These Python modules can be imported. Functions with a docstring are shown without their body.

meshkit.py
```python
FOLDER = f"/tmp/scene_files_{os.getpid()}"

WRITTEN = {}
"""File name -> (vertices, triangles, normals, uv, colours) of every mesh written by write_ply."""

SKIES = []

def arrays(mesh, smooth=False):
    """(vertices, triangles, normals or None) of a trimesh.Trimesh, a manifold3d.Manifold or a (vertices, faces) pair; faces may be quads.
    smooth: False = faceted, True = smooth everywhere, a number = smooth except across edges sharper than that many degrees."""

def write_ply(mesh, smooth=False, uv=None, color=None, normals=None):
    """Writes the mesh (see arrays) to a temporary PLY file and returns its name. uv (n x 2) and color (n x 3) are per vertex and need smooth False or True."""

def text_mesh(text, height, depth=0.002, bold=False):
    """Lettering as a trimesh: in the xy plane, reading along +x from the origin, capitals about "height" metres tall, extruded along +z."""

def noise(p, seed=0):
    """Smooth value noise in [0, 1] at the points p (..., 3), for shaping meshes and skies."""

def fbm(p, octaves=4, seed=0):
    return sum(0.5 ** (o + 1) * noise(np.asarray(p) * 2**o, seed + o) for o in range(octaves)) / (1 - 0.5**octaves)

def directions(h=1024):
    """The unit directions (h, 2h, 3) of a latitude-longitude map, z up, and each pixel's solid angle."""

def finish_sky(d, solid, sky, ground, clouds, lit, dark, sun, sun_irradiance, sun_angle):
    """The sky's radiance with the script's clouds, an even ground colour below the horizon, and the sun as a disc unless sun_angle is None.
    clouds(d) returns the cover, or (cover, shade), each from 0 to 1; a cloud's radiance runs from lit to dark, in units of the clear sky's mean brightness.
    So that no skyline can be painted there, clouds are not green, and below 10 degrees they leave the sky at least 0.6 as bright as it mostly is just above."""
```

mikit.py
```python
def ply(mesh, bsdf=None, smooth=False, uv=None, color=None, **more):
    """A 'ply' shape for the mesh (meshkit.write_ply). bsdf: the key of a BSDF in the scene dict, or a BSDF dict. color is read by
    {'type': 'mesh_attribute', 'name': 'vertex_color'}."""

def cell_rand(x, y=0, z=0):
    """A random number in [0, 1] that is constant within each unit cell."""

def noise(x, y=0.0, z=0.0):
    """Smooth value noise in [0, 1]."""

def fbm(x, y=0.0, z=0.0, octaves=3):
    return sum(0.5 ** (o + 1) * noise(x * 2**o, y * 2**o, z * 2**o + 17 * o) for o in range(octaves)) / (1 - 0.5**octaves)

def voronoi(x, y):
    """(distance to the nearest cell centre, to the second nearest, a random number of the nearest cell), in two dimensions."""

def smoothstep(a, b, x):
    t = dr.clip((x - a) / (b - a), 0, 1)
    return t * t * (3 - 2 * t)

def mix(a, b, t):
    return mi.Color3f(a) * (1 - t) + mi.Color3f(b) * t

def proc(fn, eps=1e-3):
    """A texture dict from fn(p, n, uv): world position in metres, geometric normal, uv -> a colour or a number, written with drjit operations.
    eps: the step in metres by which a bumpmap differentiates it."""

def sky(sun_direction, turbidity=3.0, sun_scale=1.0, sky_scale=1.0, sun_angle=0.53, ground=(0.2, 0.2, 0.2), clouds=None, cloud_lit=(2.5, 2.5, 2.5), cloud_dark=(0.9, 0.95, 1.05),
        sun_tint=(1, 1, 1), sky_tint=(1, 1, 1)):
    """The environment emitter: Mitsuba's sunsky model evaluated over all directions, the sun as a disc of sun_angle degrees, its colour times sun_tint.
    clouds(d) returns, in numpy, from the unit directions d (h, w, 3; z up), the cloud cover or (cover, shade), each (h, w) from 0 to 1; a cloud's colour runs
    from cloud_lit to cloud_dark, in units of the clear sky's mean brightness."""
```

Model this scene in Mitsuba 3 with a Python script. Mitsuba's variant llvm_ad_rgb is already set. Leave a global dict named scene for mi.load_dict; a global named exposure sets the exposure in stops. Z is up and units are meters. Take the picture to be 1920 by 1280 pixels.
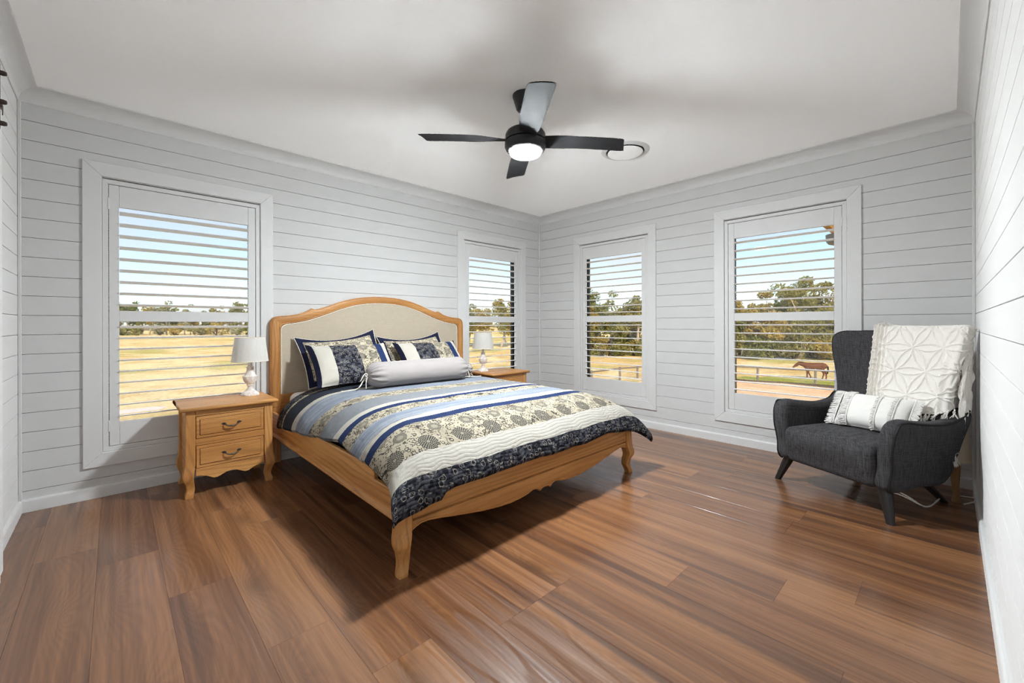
import math, random
import numpy as np
import trimesh
import manifold3d as m3
import drjit as dr
import mitsuba as mi
import mikit, meshkit
from shapely.geometry import Polygon, LineString, Point, box as sbox
from mikit import proc, noise, fbm, voronoi, cell_rand, smoothstep, mix

T = mi.ScalarTransform4f
PI = math.pi
rng = np.random.default_rng(7)
scene, labels = {}, {}

SUN_SCALE, SKY_SCALE, SKY_TINT = 2.0, 7.2, (1.0, 0.965, 0.975)
FLOOR_A, FLOOR_B, FLOOR_C = (94, 60, 40), (136, 94, 62), (72, 48, 37)
OAK_BASE, OAK_DARK, OAK_LIGHT = (174, 119, 64), (112, 70, 36), (198, 145, 86)
LINEN = (182, 170, 152)
NAVY_S, BLUE_S, GREY_S = (52, 70, 116), (166, 175, 193), (166, 169, 175)
BED_K, PILLOW_K, SHAM_K = 0.37, 0.56, 0.72
CHARCOAL = (60, 59, 61)
CUSH_AT, CUSH_YAW = (0.03, 0.40, 0.565), 0.12
LAMP, LAMP_TINT = 965.0, (0.92, 0.99, 1.02)

# ------------------------------------------------------------------ camera, sky, lamp strength, exposure
# Room: the corner between the bed wall (north, plane Y = 0) and the east wall (plane X = 0) is the origin, z up, metres.
ROOM_W, ROOM_D, CEIL = 4.84, 4.173, 2.69
EYE = np.array([-4.401, -4.0434, 1.1783])
YAW, ROLL, FOCAL, HORIZON = 0.809, 0.0029, 781.8, 608.3
fwd = np.array([math.cos(YAW), math.sin(YAW), 0.0])
right0 = np.array([math.sin(YAW), -math.cos(YAW), 0.0])
up = math.sin(ROLL) * right0 + math.cos(ROLL) * np.array([0, 0, 1.0])
scene['camera'] = {'type': 'perspective', 'fov': 2 * math.degrees(math.atan(960 / FOCAL)), 'fov_axis': 'x',
                   'principal_point_offset_x': 0.0, 'principal_point_offset_y': (640 - HORIZON) / 1280.0,
                   'near_clip': 0.02, 'far_clip': 3000.0,
                   'to_world': T().look_at(origin=EYE.tolist(), target=(EYE + fwd).tolist(), up=up.tolist())}
SUN = (-0.55, -0.62, 0.62)


def clouds(d):
    q = d / (np.abs(d[..., 2:3]) + 0.25)
    n = meshkit.fbm(np.stack([q[..., 0] * 1.1 + 3, q[..., 1] * 1.1 + 9, q[..., 2] * 0 + 2], -1))
    return np.clip((n - 0.46) * 4.5, 0, 1) * 0.85, np.clip(0.55 - n, 0, 1)


scene['sky'] = mikit.sky(SUN, turbidity=2.6, sun_scale=SUN_SCALE, sky_scale=SKY_SCALE, ground=(0.36, 0.30, 0.17), clouds=clouds,
                         cloud_lit=(1.45, 1.45, 1.45), cloud_dark=(1.05, 1.1, 1.15), sky_tint=SKY_TINT)
exposure = 0.0


# ------------------------------------------------------------------ helpers
def add(key, mesh, bsdf, smooth=False, **more):
    """One entry of the scene; a key that is taken gets the next three-digit number. Returns the key."""
    k, n = key, 0
    while k in scene or k in labels and '__' not in k and n == 0 and k in made:
        n += 1
        k = f'{key}_{n:03d}'
    if isinstance(mesh, tuple):
        v, f = mesh
        f = np.asarray(f)
        mesh = (np.asarray(v, float), f)
    scene[k] = mikit.ply(mesh, bsdf, smooth, **more)
    return k


made = set()


def thing(name, label, category, group=None):
    """A thing made of parts: only the key that its parts' keys start with."""
    k, n = name, 0
    while k in made or k in scene:
        n += 1
        k = f'{name}_{n:03d}'
    made.add(k)
    tag(k, label, category, group)
    return k


def tag(k, label=None, category=None, group=None, kind=None):
    d = labels.setdefault(k, {})
    for a, b in (('label', label), ('category', category), ('group', group), ('kind', kind)):
        if b:
            d[a] = b
    return k


def struct(key, mesh, bsdf, label, smooth=False, **more):
    k = add(key, mesh, bsdf, smooth, **more)
    tag(k, label, kind='structure')
    return k


cat = trimesh.util.concatenate


def bx(x0, x1, y0, y1, z0, z1, b=0.0):
    """A box, its edges chamfered by b."""
    x0, x1, y0, y1, z0, z1 = min(x0, x1), max(x0, x1), min(y0, y1), max(y0, y1), min(z0, z1), max(z0, z1)
    if b <= 0:
        return trimesh.creation.box(bounds=[[x0, y0, z0], [x1, y1, z1]])
    p = []
    for x, sx in ((x0, 1), (x1, -1)):
        for y, sy in ((y0, 1), (y1, -1)):
            for z, sz in ((z0, 1), (z1, -1)):
                p += [(x + sx * b, y + sy * b, z), (x + sx * b, y, z + sz * b), (x, y + sy * b, z + sz * b)]
    return trimesh.convex.convex_hull(np.array(p))


def rbox(x0, x1, y0, y1, z0, z1, r, n=10):
    """A box with rounded edges."""
    s = [m3.Manifold.sphere(r, n).translate((x, y, z)) for x in (x0 + r, x1 - r) for y in (y0 + r, y1 - r) for z in (z0 + r, z1 - r)]
    return tm(m3.Manifold.batch_hull(s))


def tm(man):
    m = man.to_mesh()
    return trimesh.Trimesh(np.array(m.vert_properties)[:, :3], np.array(m.tri_verts), process=False)


def prism(pts, t, holes=()):
    """A polygon in (u, w) extruded by t along the third axis."""
    poly = pts if isinstance(pts, Polygon) else Polygon(pts, holes)
    return trimesh.creation.extrude_polygon(poly, t, engine='earcut')


def offset_ring(p, d):
    """A closed outline (counter-clockwise) moved inwards by d along its vertices' mitres."""
    e = np.roll(p, -1, 0) - p
    e /= np.linalg.norm(e, axis=1, keepdims=True) + 1e-12
    n = np.stack([-e[:, 1], e[:, 0]], 1)
    m = np.roll(n, 1, 0)
    return p + d * (n + m) / np.maximum(1 + (n * m).sum(1), 0.35)[:, None]


def bevel_prism(pts, t, b, steps=1, ends=(True, True)):
    """An outline extruded by t whose edges at both ends are rounded by b (chamfered with one step)."""
    p = np.array(pts, float)
    if (p[:, 0] * np.roll(p[:, 1], -1) - np.roll(p[:, 0], -1) * p[:, 1]).sum() < 0:
        p = p[::-1]
    rings = []
    th = np.linspace(0, PI / 2, steps + 1)
    for a in th:
        rings.append(np.column_stack([offset_ring(p, b * (1 - math.sin(a))), np.full(len(p), b * (1 - math.cos(a)))]))
    for a in th[::-1]:
        rings.append(np.column_stack([offset_ring(p, b * (1 - math.sin(a))), np.full(len(p), t - b * (1 - math.cos(a)))]))
    v, f = grid(np.array(rings), close_u=True)
    cap = trimesh.creation.triangulate_polygon(Polygon(rings[0][:, :2]), engine='earcut')
    cv, cf = np.asarray(cap[0]), np.asarray(cap[1])
    from scipy.spatial import cKDTree
    idx = cKDTree(rings[0][:, :2]).query(cv)[1]
    cf = idx[cf]
    q = rings[0][:, :2]
    area = sum(np.cross(q[b_] - q[a_], q[c_] - q[a_]) for a_, b_, c_ in cf)
    if area < 0:
        cf = cf[:, ::-1]
    last = len(v) - len(p)
    f = np.vstack([f, cf[:, ::-1], cf + last])
    return trimesh.Trimesh(v, f, process=False)


def to_xz(m, y):
    """(u, w, t) -> X = u, Z = w, Y = y - t."""
    v = m.vertices.copy()
    r = m.copy()
    r.vertices = np.stack([v[:, 0], y - v[:, 2], v[:, 1]], 1)
    return r


def lathe(profile, n=40, at=(0, 0, 0)):
    m = trimesh.creation.revolve(np.array(profile, float), sections=n)
    m.apply_translation(at)
    return m


def tube(path, r, n=8, cap=True):
    """A round tube along a path; r a number or one per point."""
    p = np.asarray(path, float)
    r = np.broadcast_to(np.asarray(r, float), len(p))
    t = np.gradient(p, axis=0)
    t /= np.linalg.norm(t, axis=1, keepdims=True) + 1e-12
    a = np.array([0, 0, 1.0]) if abs(t[0][2]) < 0.9 else np.array([1.0, 0, 0])
    v, ring = [], np.arange(n) * 2 * PI / n
    for q, d, s in zip(p, t, r):
        a = a - d * (a @ d)
        a /= np.linalg.norm(a) + 1e-12
        b = np.cross(d, a)
        v.append(q + s * (np.cos(ring)[:, None] * a + np.sin(ring)[:, None] * b))
    f = []
    for i in range(len(p) - 1):
        for j in range(n):
            k, o = i * n + j, i * n + (j + 1) % n
            f += [(k, o, o + n), (k, o + n, k + n)]
    v = np.vstack(v + [p[:1], p[-1:]])
    c0, c1 = len(v) - 2, len(v) - 1
    if cap:
        for j in range(n):
            f += [(c0, (j + 1) % n, j), (c1, (len(p) - 1) * n + j, (len(p) - 1) * n + (j + 1) % n)]
    return trimesh.Trimesh(v, np.array(f), process=False)


def spline(pts, n):
    """A smooth curve through the points."""
    from scipy.interpolate import PchipInterpolator, CubicSpline
    p = np.asarray(pts, float)
    s = np.concatenate([[0], np.cumsum(np.linalg.norm(np.diff(p, axis=0), axis=1))])
    return CubicSpline(s, p)(np.linspace(0, s[-1], n))


def grid(P, uv=None, close_u=False):
    """Faces of a grid of points (n, m, 3) and its flat vertices."""
    n, m = P.shape[:2]
    i, j = np.meshgrid(np.arange(n - 1), np.arange(m - (0 if close_u else 1)), indexing='ij')
    a, b = i * m + j, i * m + (j + 1) % m
    f = np.stack([a, b, b + m, a + m], -1).reshape(-1, 4)
    return P.reshape(-1, 3), np.vstack([f[:, [0, 1, 2]], f[:, [0, 2, 3]]])


def place(m, mat):
    r = m.copy()
    r.apply_transform(np.asarray(mat, float))
    return r


def rotz(a, t=(0, 0, 0)):
    c, s = math.cos(a), math.sin(a)
    return np.array([[c, -s, 0, t[0]], [s, c, 0, t[1]], [0, 0, 1, t[2]], [0, 0, 0, 1.0]])


def smooth_np(a, b, x):
    t = np.clip((x - a) / (b - a), 0, 1)
    return t * t * (3 - 2 * t)


def bsdf(name, d):
    scene[name] = d
    return name


def rgb(*c):
    return {'type': 'rgb', 'value': list(c)}


def srgb(r, g, b):
    return [((c / 255 + 0.055) / 1.055) ** 2.4 if c > 10 else c / 255 / 12.92 for c in (r, g, b)]


def principled(name, color, rough=0.5, spec=0.5, **more):
    c = color if isinstance(color, dict) else rgb(*color)
    return bsdf(name, {'type': 'twosided', 'bsdf': {'type': 'principled', 'base_color': c, 'roughness': rough, 'specular': spec, **more}})


def bumped(name, color, bump, scale, rough=0.5, spec=0.5, eps=1e-3, **more):
    c = color if isinstance(color, dict) else rgb(*color)
    return bsdf(name, {'type': 'twosided', 'bsdf': {'type': 'bumpmap', 'arbitrary': proc(bump, eps), 'scale': scale,
                       'bsdf': {'type': 'principled', 'base_color': c, 'roughness': rough, 'specular': spec, **more}}})

# ------------------------------------------------------------------ room materials
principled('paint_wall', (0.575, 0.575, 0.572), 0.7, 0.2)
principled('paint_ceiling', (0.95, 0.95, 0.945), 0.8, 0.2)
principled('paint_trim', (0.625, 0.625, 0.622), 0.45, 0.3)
principled('paint_louver', (0.90, 0.90, 0.895), 0.4, 0.4)
principled('groove_back', (0.55, 0.55, 0.55), 0.8, 0.2)
principled('black_metal', (0.012, 0.012, 0.013), 0.4, 0.5)
bsdf('window_glass', {'type': 'thindielectric', 'int_ior': 1.5})

ROW0, ROWX = 0.231, -4.465


def floor_color(p, n, uv):
    # uv.x: metres across the plank plus 10 for each plank, uv.y: metres along it
    u, v = uv.x, uv.y
    pid = dr.floor(u / 10.0)
    x = u - pid * 10.0
    tone = cell_rand(pid, 3, 7)
    warp = fbm(x * 6 + pid * 3.7, v * 0.8, 1.5, 3)
    xs = x + 0.05 * (warp - 0.5)
    broad = fbm(xs * 11 + pid * 9.1, v * 0.55 + pid, 4.5, 3)
    streak = fbm(xs * 55 + pid * 5.3, v * 0.9, 2.5, 3)
    knotd = dr.sqrt(dr.square((x - 0.115 + (cell_rand(pid, dr.floor(v / 0.8), 2) - 0.5) * 0.12) * 3.0) + dr.square((v / 0.8 - dr.floor(v / 0.8) - 0.5) * 0.8))
    rings = dr.sin((x + 0.05 * (warp - 0.5) + 0.16 * dr.exp(-knotd * 5.0)) * 300 + 16 * fbm(x * 3 + pid, v * 1.0, 8.0, 2))
    fine = fbm(x * 420, v * 7.0, pid, 2)
    c = mix(srgb(*FLOOR_A), srgb(*FLOOR_B), smoothstep(0.26, 0.74, broad * 0.58 + tone * 0.14 + streak * 0.28))
    c = mix(c, srgb(*FLOOR_C), 0.75 * smoothstep(0.52, 0.70, fbm(xs * 13 + 30 + pid * 2.3, v * 0.5, 9.5, 3)))
    c = c * (0.76 + 0.24 * fine + 0.22 * (streak - 0.5) + 0.05 * rings)
    knot = dr.exp(-dr.square(knotd * 9.0)) * dr.select(cell_rand(pid, dr.floor(v / 0.8), 5) > 0.86, 1.0, 0.0)
    return c * (1 - 0.38 * knot)


def floor_relief(p, n, uv):
    u, v = uv.x, uv.y
    pid = dr.floor(u / 10.0)
    x = u - pid * 10.0
    warp = fbm(x * 5 + pid * 3.7, v * 1.1, 1.5, 3)
    grain = dr.sin((x + 0.06 * (warp - 0.5)) * 330 + 18 * fbm(x * 3 + pid, v * 0.9, 8.0, 2))
    return 0.5 * smoothstep(-0.2, 0.6, grain) + 0.5 * fbm(x * 180, v * 2.5, pid, 2)


def floor_rough(p, n, uv):
    u, v = uv.x, uv.y
    pid = dr.floor(u / 10.0)
    x = u - pid * 10.0
    pore = dr.abs(dr.sin(x * 42 + 13 * fbm(x * 4 + pid * 1.7, v * 0.9, 3.0, 3)))
    return 0.17 + 0.17 * fbm(x * 60, v * 2.0, pid, 2) - 0.10 * smoothstep(0.93, 0.99, pore)


bsdf('floor_plank', {'type': 'twosided', 'bsdf': {'type': 'bumpmap', 'arbitrary': proc(floor_relief, 1.2e-3), 'scale': 0.00016,
     'bsdf': {'type': 'principled', 'base_color': proc(floor_color), 'roughness': proc(floor_rough), 'specular': 0.95}}})
principled('floor_joint', srgb(60, 38, 24), 0.7, 0.2)

# ------------------------------------------------------------------ floor: planks laid along Y
struct('floor', bx(-ROOM_W - 0.2, 0.2, -ROOM_D - 0.2, 0.2, -0.12, -0.0015 - 0.003), 'floor_joint', 'brown timber plank floor of the bedroom')
known = {-1: [-0.915], 0: [-1.172], 1: [-1.712], 2: [-2.33], 3: [-2.695], 6: [-2.827], 7: [-2.183, -3.795], 8: [-3.165], 9: [-1.9, -3.525], 10: [-3.768 + 1.5, -3.768], 12: [-3.4]}
pid = 0
rp = np.random.default_rng(11)
for k in range(-2, 21):
    x0, x1 = ROWX + k * ROW0, ROWX + (k + 1) * ROW0
    x0, x1 = max(x0, -ROOM_W), min(x1, 0.0)
    if x1 - x0 < 0.02:
        continue
    cuts = sorted(known.get(k, []))
    if not cuts:
        cuts = [-rp.uniform(0.2, 1.5)]
    while min(cuts) - 1.5 > -ROOM_D + 0.1:
        cuts.append(min(cuts) - 1.5)
    while max(cuts) + 1.5 < -0.1:
        cuts.append(max(cuts) + 1.5)
    ys = sorted([-ROOM_D] + [c for c in cuts if -ROOM_D + 0.05 < c < -0.05] + [0.0])
    for y0, y1 in zip(ys[:-1], ys[1:]):
        pid += 1
        m = bx(x0 + 0.00025, x1 - 0.00025, y0 + 0.00025, y1 - 0.00025, -0.0045, 0.0, 0.0004)
        v = np.array(m.vertices)
        off = rp.uniform(0, 40)
        uvs = np.stack([v[:, 0] - (ROWX + k * ROW0) + 10 * pid, v[:, 1] + off], 1)
        add('floor__plank', m, 'floor_plank', uv=uvs)

# ------------------------------------------------------------------ walls of horizontal boards, windows 1 to 4
BOARD, LINE0 = 0.124, 2.486
WIN_W, WIN_Z0, WIN_Z1 = 1.15, 0.21, 2.305
north = np.eye(4)                                                     # (a, d, z): a = X, d = Y outwards
east = np.array([[0, 1, 0, 0], [-1, 0, 0, 0], [0, 0, 1, 0], [0, 0, 0, 1.0]])   # a = -Y, d = X
south = np.array([[-1, 0, 0, 0], [0, -1, 0, -ROOM_D], [0, 0, 1, 0], [0, 0, 0, 1.0]])  # a = -X, d outwards = -Y
west = np.array([[0, -1, 0, -ROOM_W], [1, 0, 0, 0], [0, 0, 1, 0], [0, 0, 0, 1.0]])    # a = Y, d outwards = -X


def wall(name, mat, a0, a1, openings, label):
    e = 0.09                                                          # boards and wall run this far under the architraves
    poly = sbox(a0 - 0.15, -0.1, a1 + 0.15, CEIL + 0.1)
    for c in openings:
        poly = poly.difference(sbox(c - WIN_W / 2 + e, WIN_Z0 + e, c + WIN_W / 2 - e, WIN_Z1 - e))
    m = prism(poly, 0.12)
    v = m.vertices.copy()
    m.vertices = np.stack([v[:, 0], 0.010 + v[:, 2], v[:, 1]], 1)
    m.invert()
    struct(name, place(m, mat), 'groove_back', label)
    zs = [CEIL - 0.02] + [LINE0 - BOARD * k for k in range(20)] + [0.02]
    for z1, z0 in zip(zs[:-1], zs[1:]):
        spans = [(a0, a1)]
        for c in openings:
            if z1 > WIN_Z0 + e and z0 < WIN_Z1 - e:
                lo, hi = c - WIN_W / 2 + e, c + WIN_W / 2 - e
                spans = [t for s, f in spans for t in (((s, lo), (hi, f)) if s < lo and f > hi else ((s, f),))]
        for s, f in spans:
            add(f'{name}__board', place(bx(s, f, 0.0, 0.0098, z0 + 0.0013, z1 - 0.0013, 0.0012), mat), 'paint_wall')


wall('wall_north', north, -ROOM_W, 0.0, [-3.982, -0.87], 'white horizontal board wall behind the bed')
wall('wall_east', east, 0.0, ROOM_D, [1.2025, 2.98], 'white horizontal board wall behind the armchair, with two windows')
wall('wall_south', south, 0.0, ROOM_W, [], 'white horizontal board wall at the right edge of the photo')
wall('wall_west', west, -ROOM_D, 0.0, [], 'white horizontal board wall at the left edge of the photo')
struct('ceiling', bx(-ROOM_W - 0.2, 0.2, -ROOM_D - 0.2, 0.2, CEIL, CEIL + 0.1), 'paint_ceiling', 'flat white ceiling')


def sweep_wall(profile, mat, length):
    """A moulding profile [(d into the room, z)] along a wall, mitred at both ends."""
    pr = np.array(profile)
    n = len(pr)
    P = np.zeros((2, n, 3))
    for i, end in enumerate((0, 1)):
        a = pr[:, 0] if end == 0 else length - pr[:, 0]
        P[i] = np.stack([a, -pr[:, 0], pr[:, 1]], 1)
    v, f = grid(P, close_u=True)
    v = v @ mat[:3, :3].T + mat[:3, 3]
    return v, f


def wall_frames():
    yield 'north', north @ np.array([[1, 0, 0, -ROOM_W], [0, 1, 0, 0], [0, 0, 1, 0], [0, 0, 0, 1.0]]), ROOM_W
    yield 'east', east, ROOM_D
    yield 'south', south, ROOM_W
    yield 'west', west @ np.array([[1, 0, 0, -ROOM_D], [0, 1, 0, 0], [0, 0, 1, 0], [0, 0, 0, 1.0]]), ROOM_D


cove = [(0, CEIL), (0, CEIL - 0.096), (0.006, CEIL - 0.096)] + [(0.006 + 0.078 * (1 - math.cos(t)), CEIL - 0.092 + 0.082 * math.sin(t)) for t in np.linspace(0, PI / 2, 9)] + [(0.09, CEIL - 0.008), (0.09, CEIL)]
skirt = [(0, 0), (0.017, 0), (0.017, 0.066), (0.014, 0.074), (0.008, 0.079), (0, 0.08)]
for i, (side, mat, length) in enumerate(wall_frames()):
    struct(f'trim_{i + 1}', sweep_wall(cove, mat, length), 'paint_trim', f'white cove cornice along the top of the {side} wall', smooth=30)
    struct(f'baseboard_{side}', sweep_wall(skirt, mat, length), 'paint_trim', f'white skirting board along the foot of the {side} wall', smooth=30)
for i, (x, y) in enumerate(((-ROOM_W, 0), (0, 0), (0, -ROOM_D))):
    sx, sy = (1 if x < -1 else -1), (-1 if y > -1 else 1)
    struct(f'trim_{i + 5}', bx(x, x + sx * 0.016, y, y + sy * 0.016, 0.079, CEIL - 0.095, 0.003), 'paint_trim', 'white corner bead where two walls meet')


def ring_frame(w0, z0, z1, t, d0, d1, b, mitre=True):
    """A rectangular frame: half width w0, bars t wide, between depths d0 and d1; four mitred bars."""
    bars = []
    o = [(-w0, z0), (w0, z0), (w0, z1), (-w0, z1)]
    i = [(-w0 + t, z0 + t), (w0 - t, z0 + t), (w0 - t, z1 - t), (-w0 + t, z1 - t)]
    for k in range(4):
        l = (k + 1) % 4
        m = bevel_prism([o[k], o[l], i[l], i[k]], d1 - d0, b)
        v = m.vertices.copy()
        m.vertices = np.stack([v[:, 0], d1 - v[:, 2], v[:, 1]], 1)
        bars.append(m)
    return bars


def louver_mesh(w, chord=0.074, t=0.011, tilt=6.0):
    a = np.linspace(0, 2 * PI, 14, endpoint=False)
    prof = np.stack([np.cos(a) * chord / 2, np.sign(np.sin(a)) * np.abs(np.sin(a)) ** 0.75 * t / 2], 1)
    c, s = math.cos(math.radians(tilt)), math.sin(math.radians(tilt))
    d, z = prof[:, 0] * c + prof[:, 1] * s, -prof[:, 0] * s + prof[:, 1] * c   # the outer edge lower
    P = np.stack([np.stack([np.full(14, x), d, z], 1) for x in (-w, w)])
    v, f = grid(P, close_u=True)
    m = trimesh.Trimesh(v, f, process=False)
    caps = [(0, k + 1, k) for k in range(1, 13)] + [(14, 14 + k, 14 + k + 1) for k in range(1, 13)]
    return trimesh.Trimesh(v, np.vstack([f, caps]), process=False)


def window(n, mat, c, tilt, hinge_side, where):
    k = f'window_{n}'
    made.add(k)
    tag(k, f'white shuttered window {where}', kind='structure')
    mv = mat @ np.array([[1, 0, 0, c], [0, 1, 0, 0], [0, 0, 1, 0], [0, 0, 0, 1.0]])
    A = lambda name, m, b, s=False: add(f'{k}__{name}', place(m, mv), b, s)
    for m in ring_frame(WIN_W / 2, WIN_Z0, WIN_Z1, 0.095, -0.018, 0.0, 0.003):
        A('architrave', m, 'paint_trim', 20)
    A('reveal', cat(ring_frame(0.485, WIN_Z0 + 0.09, WIN_Z1 - 0.09, 0.008, 0.0, 0.11, 0.001)), 'paint_trim')
    for m in ring_frame(0.4785, 0.3065, 2.1985, 0.0305, -0.004, 0.05, 0.002):
        A('shutter_frame', m, 'paint_trim', 20)
    sh = f'{k}__shutter'
    d0, d1 = 0.002, 0.030
    for s in (-1, 1):
        add(f'{sh}__stile', place(bx(s * 0.393, s * 0.4455, d0, d1, 0.3395, 2.1655, 0.002), mv), 'paint_trim', 20)
    for z0, z1 in ((0.3395, 0.50), (1.207, 1.284), (2.015, 2.1655)):
        add(f'{sh}__rail', place(bx(-0.3925, 0.3925, d0 + 0.001, d1 - 0.001, z0, z1, 0.002), mv), 'paint_trim', 20)
    lm = louver_mesh(0.391, tilt=tilt)
    for z0, z1, cnt in ((0.50, 1.207, 9), (1.284, 2.015, 9)):
        p = (z1 - z0) / cnt
        for i in range(cnt):
            z = z0 + (i + 0.5) * p
            r = lm.copy()
            r.apply_translation((0, 0.018, z))
            add(f'{sh}__louver', place(r, mv), 'paint_louver', 40)
    for z in (0.48, 2.03):
        h = bx(hinge_side * 0.438, hinge_side * 0.456, -0.003, 0.002, z - 0.035, z + 0.035, 0.001)
        pin = tube([(hinge_side * 0.447, -0.004, z - 0.038), (hinge_side * 0.447, -0.004, z + 0.038)], 0.0045, 8)
        A('hinge', cat([h, pin]), 'paint_trim', 30)
    for m in (bx(-0.4765, -0.41, 0.075, 0.12, 0.31, 2.195, 0.002), bx(0.41, 0.4765, 0.075, 0.12, 0.31, 2.195, 0.002), bx(-0.41, 0.41, 0.075, 0.12, 2.035, 2.195, 0.002), bx(-0.41, 0.41, 0.075, 0.12, 0.31, 0.45, 0.002)):
        A('metal_frame', m, 'black_metal', 20)
    A('pane', bx(-0.414, 0.414, 0.098, 0.0981, 0.446, 2.04), 'window_glass')


window(1, north, -3.982, 9.5, -1, 'behind the left bedside table')
window(2, north, -0.87, 3.0, 1, 'between the bed and the corner of the room')
window(3, east, 1.2025, 3.0, -1, 'just right of the room corner')
window(4, east, 2.98, 4.0, 1, 'behind the armchair')

# ------------------------------------------------------------------ outside: the house stands well above the paddock
GROUND = -3.55


def grass_color(p, n, uv):
    big = fbm(p.x * 0.045, p.y * 0.045, 2.0, 3)
    mid = fbm(p.x * 0.5, p.y * 0.5, 5.0, 3)
    fine = fbm(p.x * 6, p.y * 6, 9.0, 2)
    c = mix(srgb(204, 172, 112), srgb(228, 206, 156), smoothstep(0.3, 0.7, mid * 0.6 + big * 0.4))
    c = mix(c, srgb(150, 150, 62), 0.6 * smoothstep(0.54, 0.68, fbm(p.x * 0.09 + 7, p.y * 0.09, 3.0, 3)))
    verge = smoothstep(33.8, 35.2, p.x) * smoothstep(39.5, 37.0, p.x) * smoothstep(14.0, 10.0, p.y)
    c = mix(c, srgb(142, 150, 58), 0.85 * verge * smoothstep(0.25, 0.5, mid))
    return c * (0.72 + 0.5 * fine)


def dirt_color(p, n, uv):
    c = mix(srgb(214, 168, 122), srgb(240, 208, 168), fbm(p.x * 0.7, p.y * 0.7, 3.0, 3))
    return c * (0.85 + 0.25 * fbm(p.x * 7, p.y * 7, 1.0, 2))


principled('dry_grass', proc(grass_color), 0.95, 0.05)
principled('dirt', proc(dirt_color), 0.95, 0.05)
principled('dark_soil', srgb(96, 78, 56), 0.95, 0.05)
principled('pale_gravel', srgb(226, 214, 200), 0.95, 0.05)
gl = np.concatenate([np.linspace(-300, -40, 14), np.linspace(-35, 90, 51), np.linspace(100, 520, 18)])
gx, gy = np.meshgrid(gl, gl, indexing='ij')
gz = GROUND + 0.9 * (meshkit.fbm(np.stack([gx * 0.03, gy * 0.03, gx * 0], -1)) - 0.5) * np.clip((np.hypot(gx, gy) - 70) / 60, 0, 1)
struct('paddock', grid(np.stack([gx, gy, gz], -1)), 'dry_grass', 'dry golden grass paddock seen through the windows', smooth=True)


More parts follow.
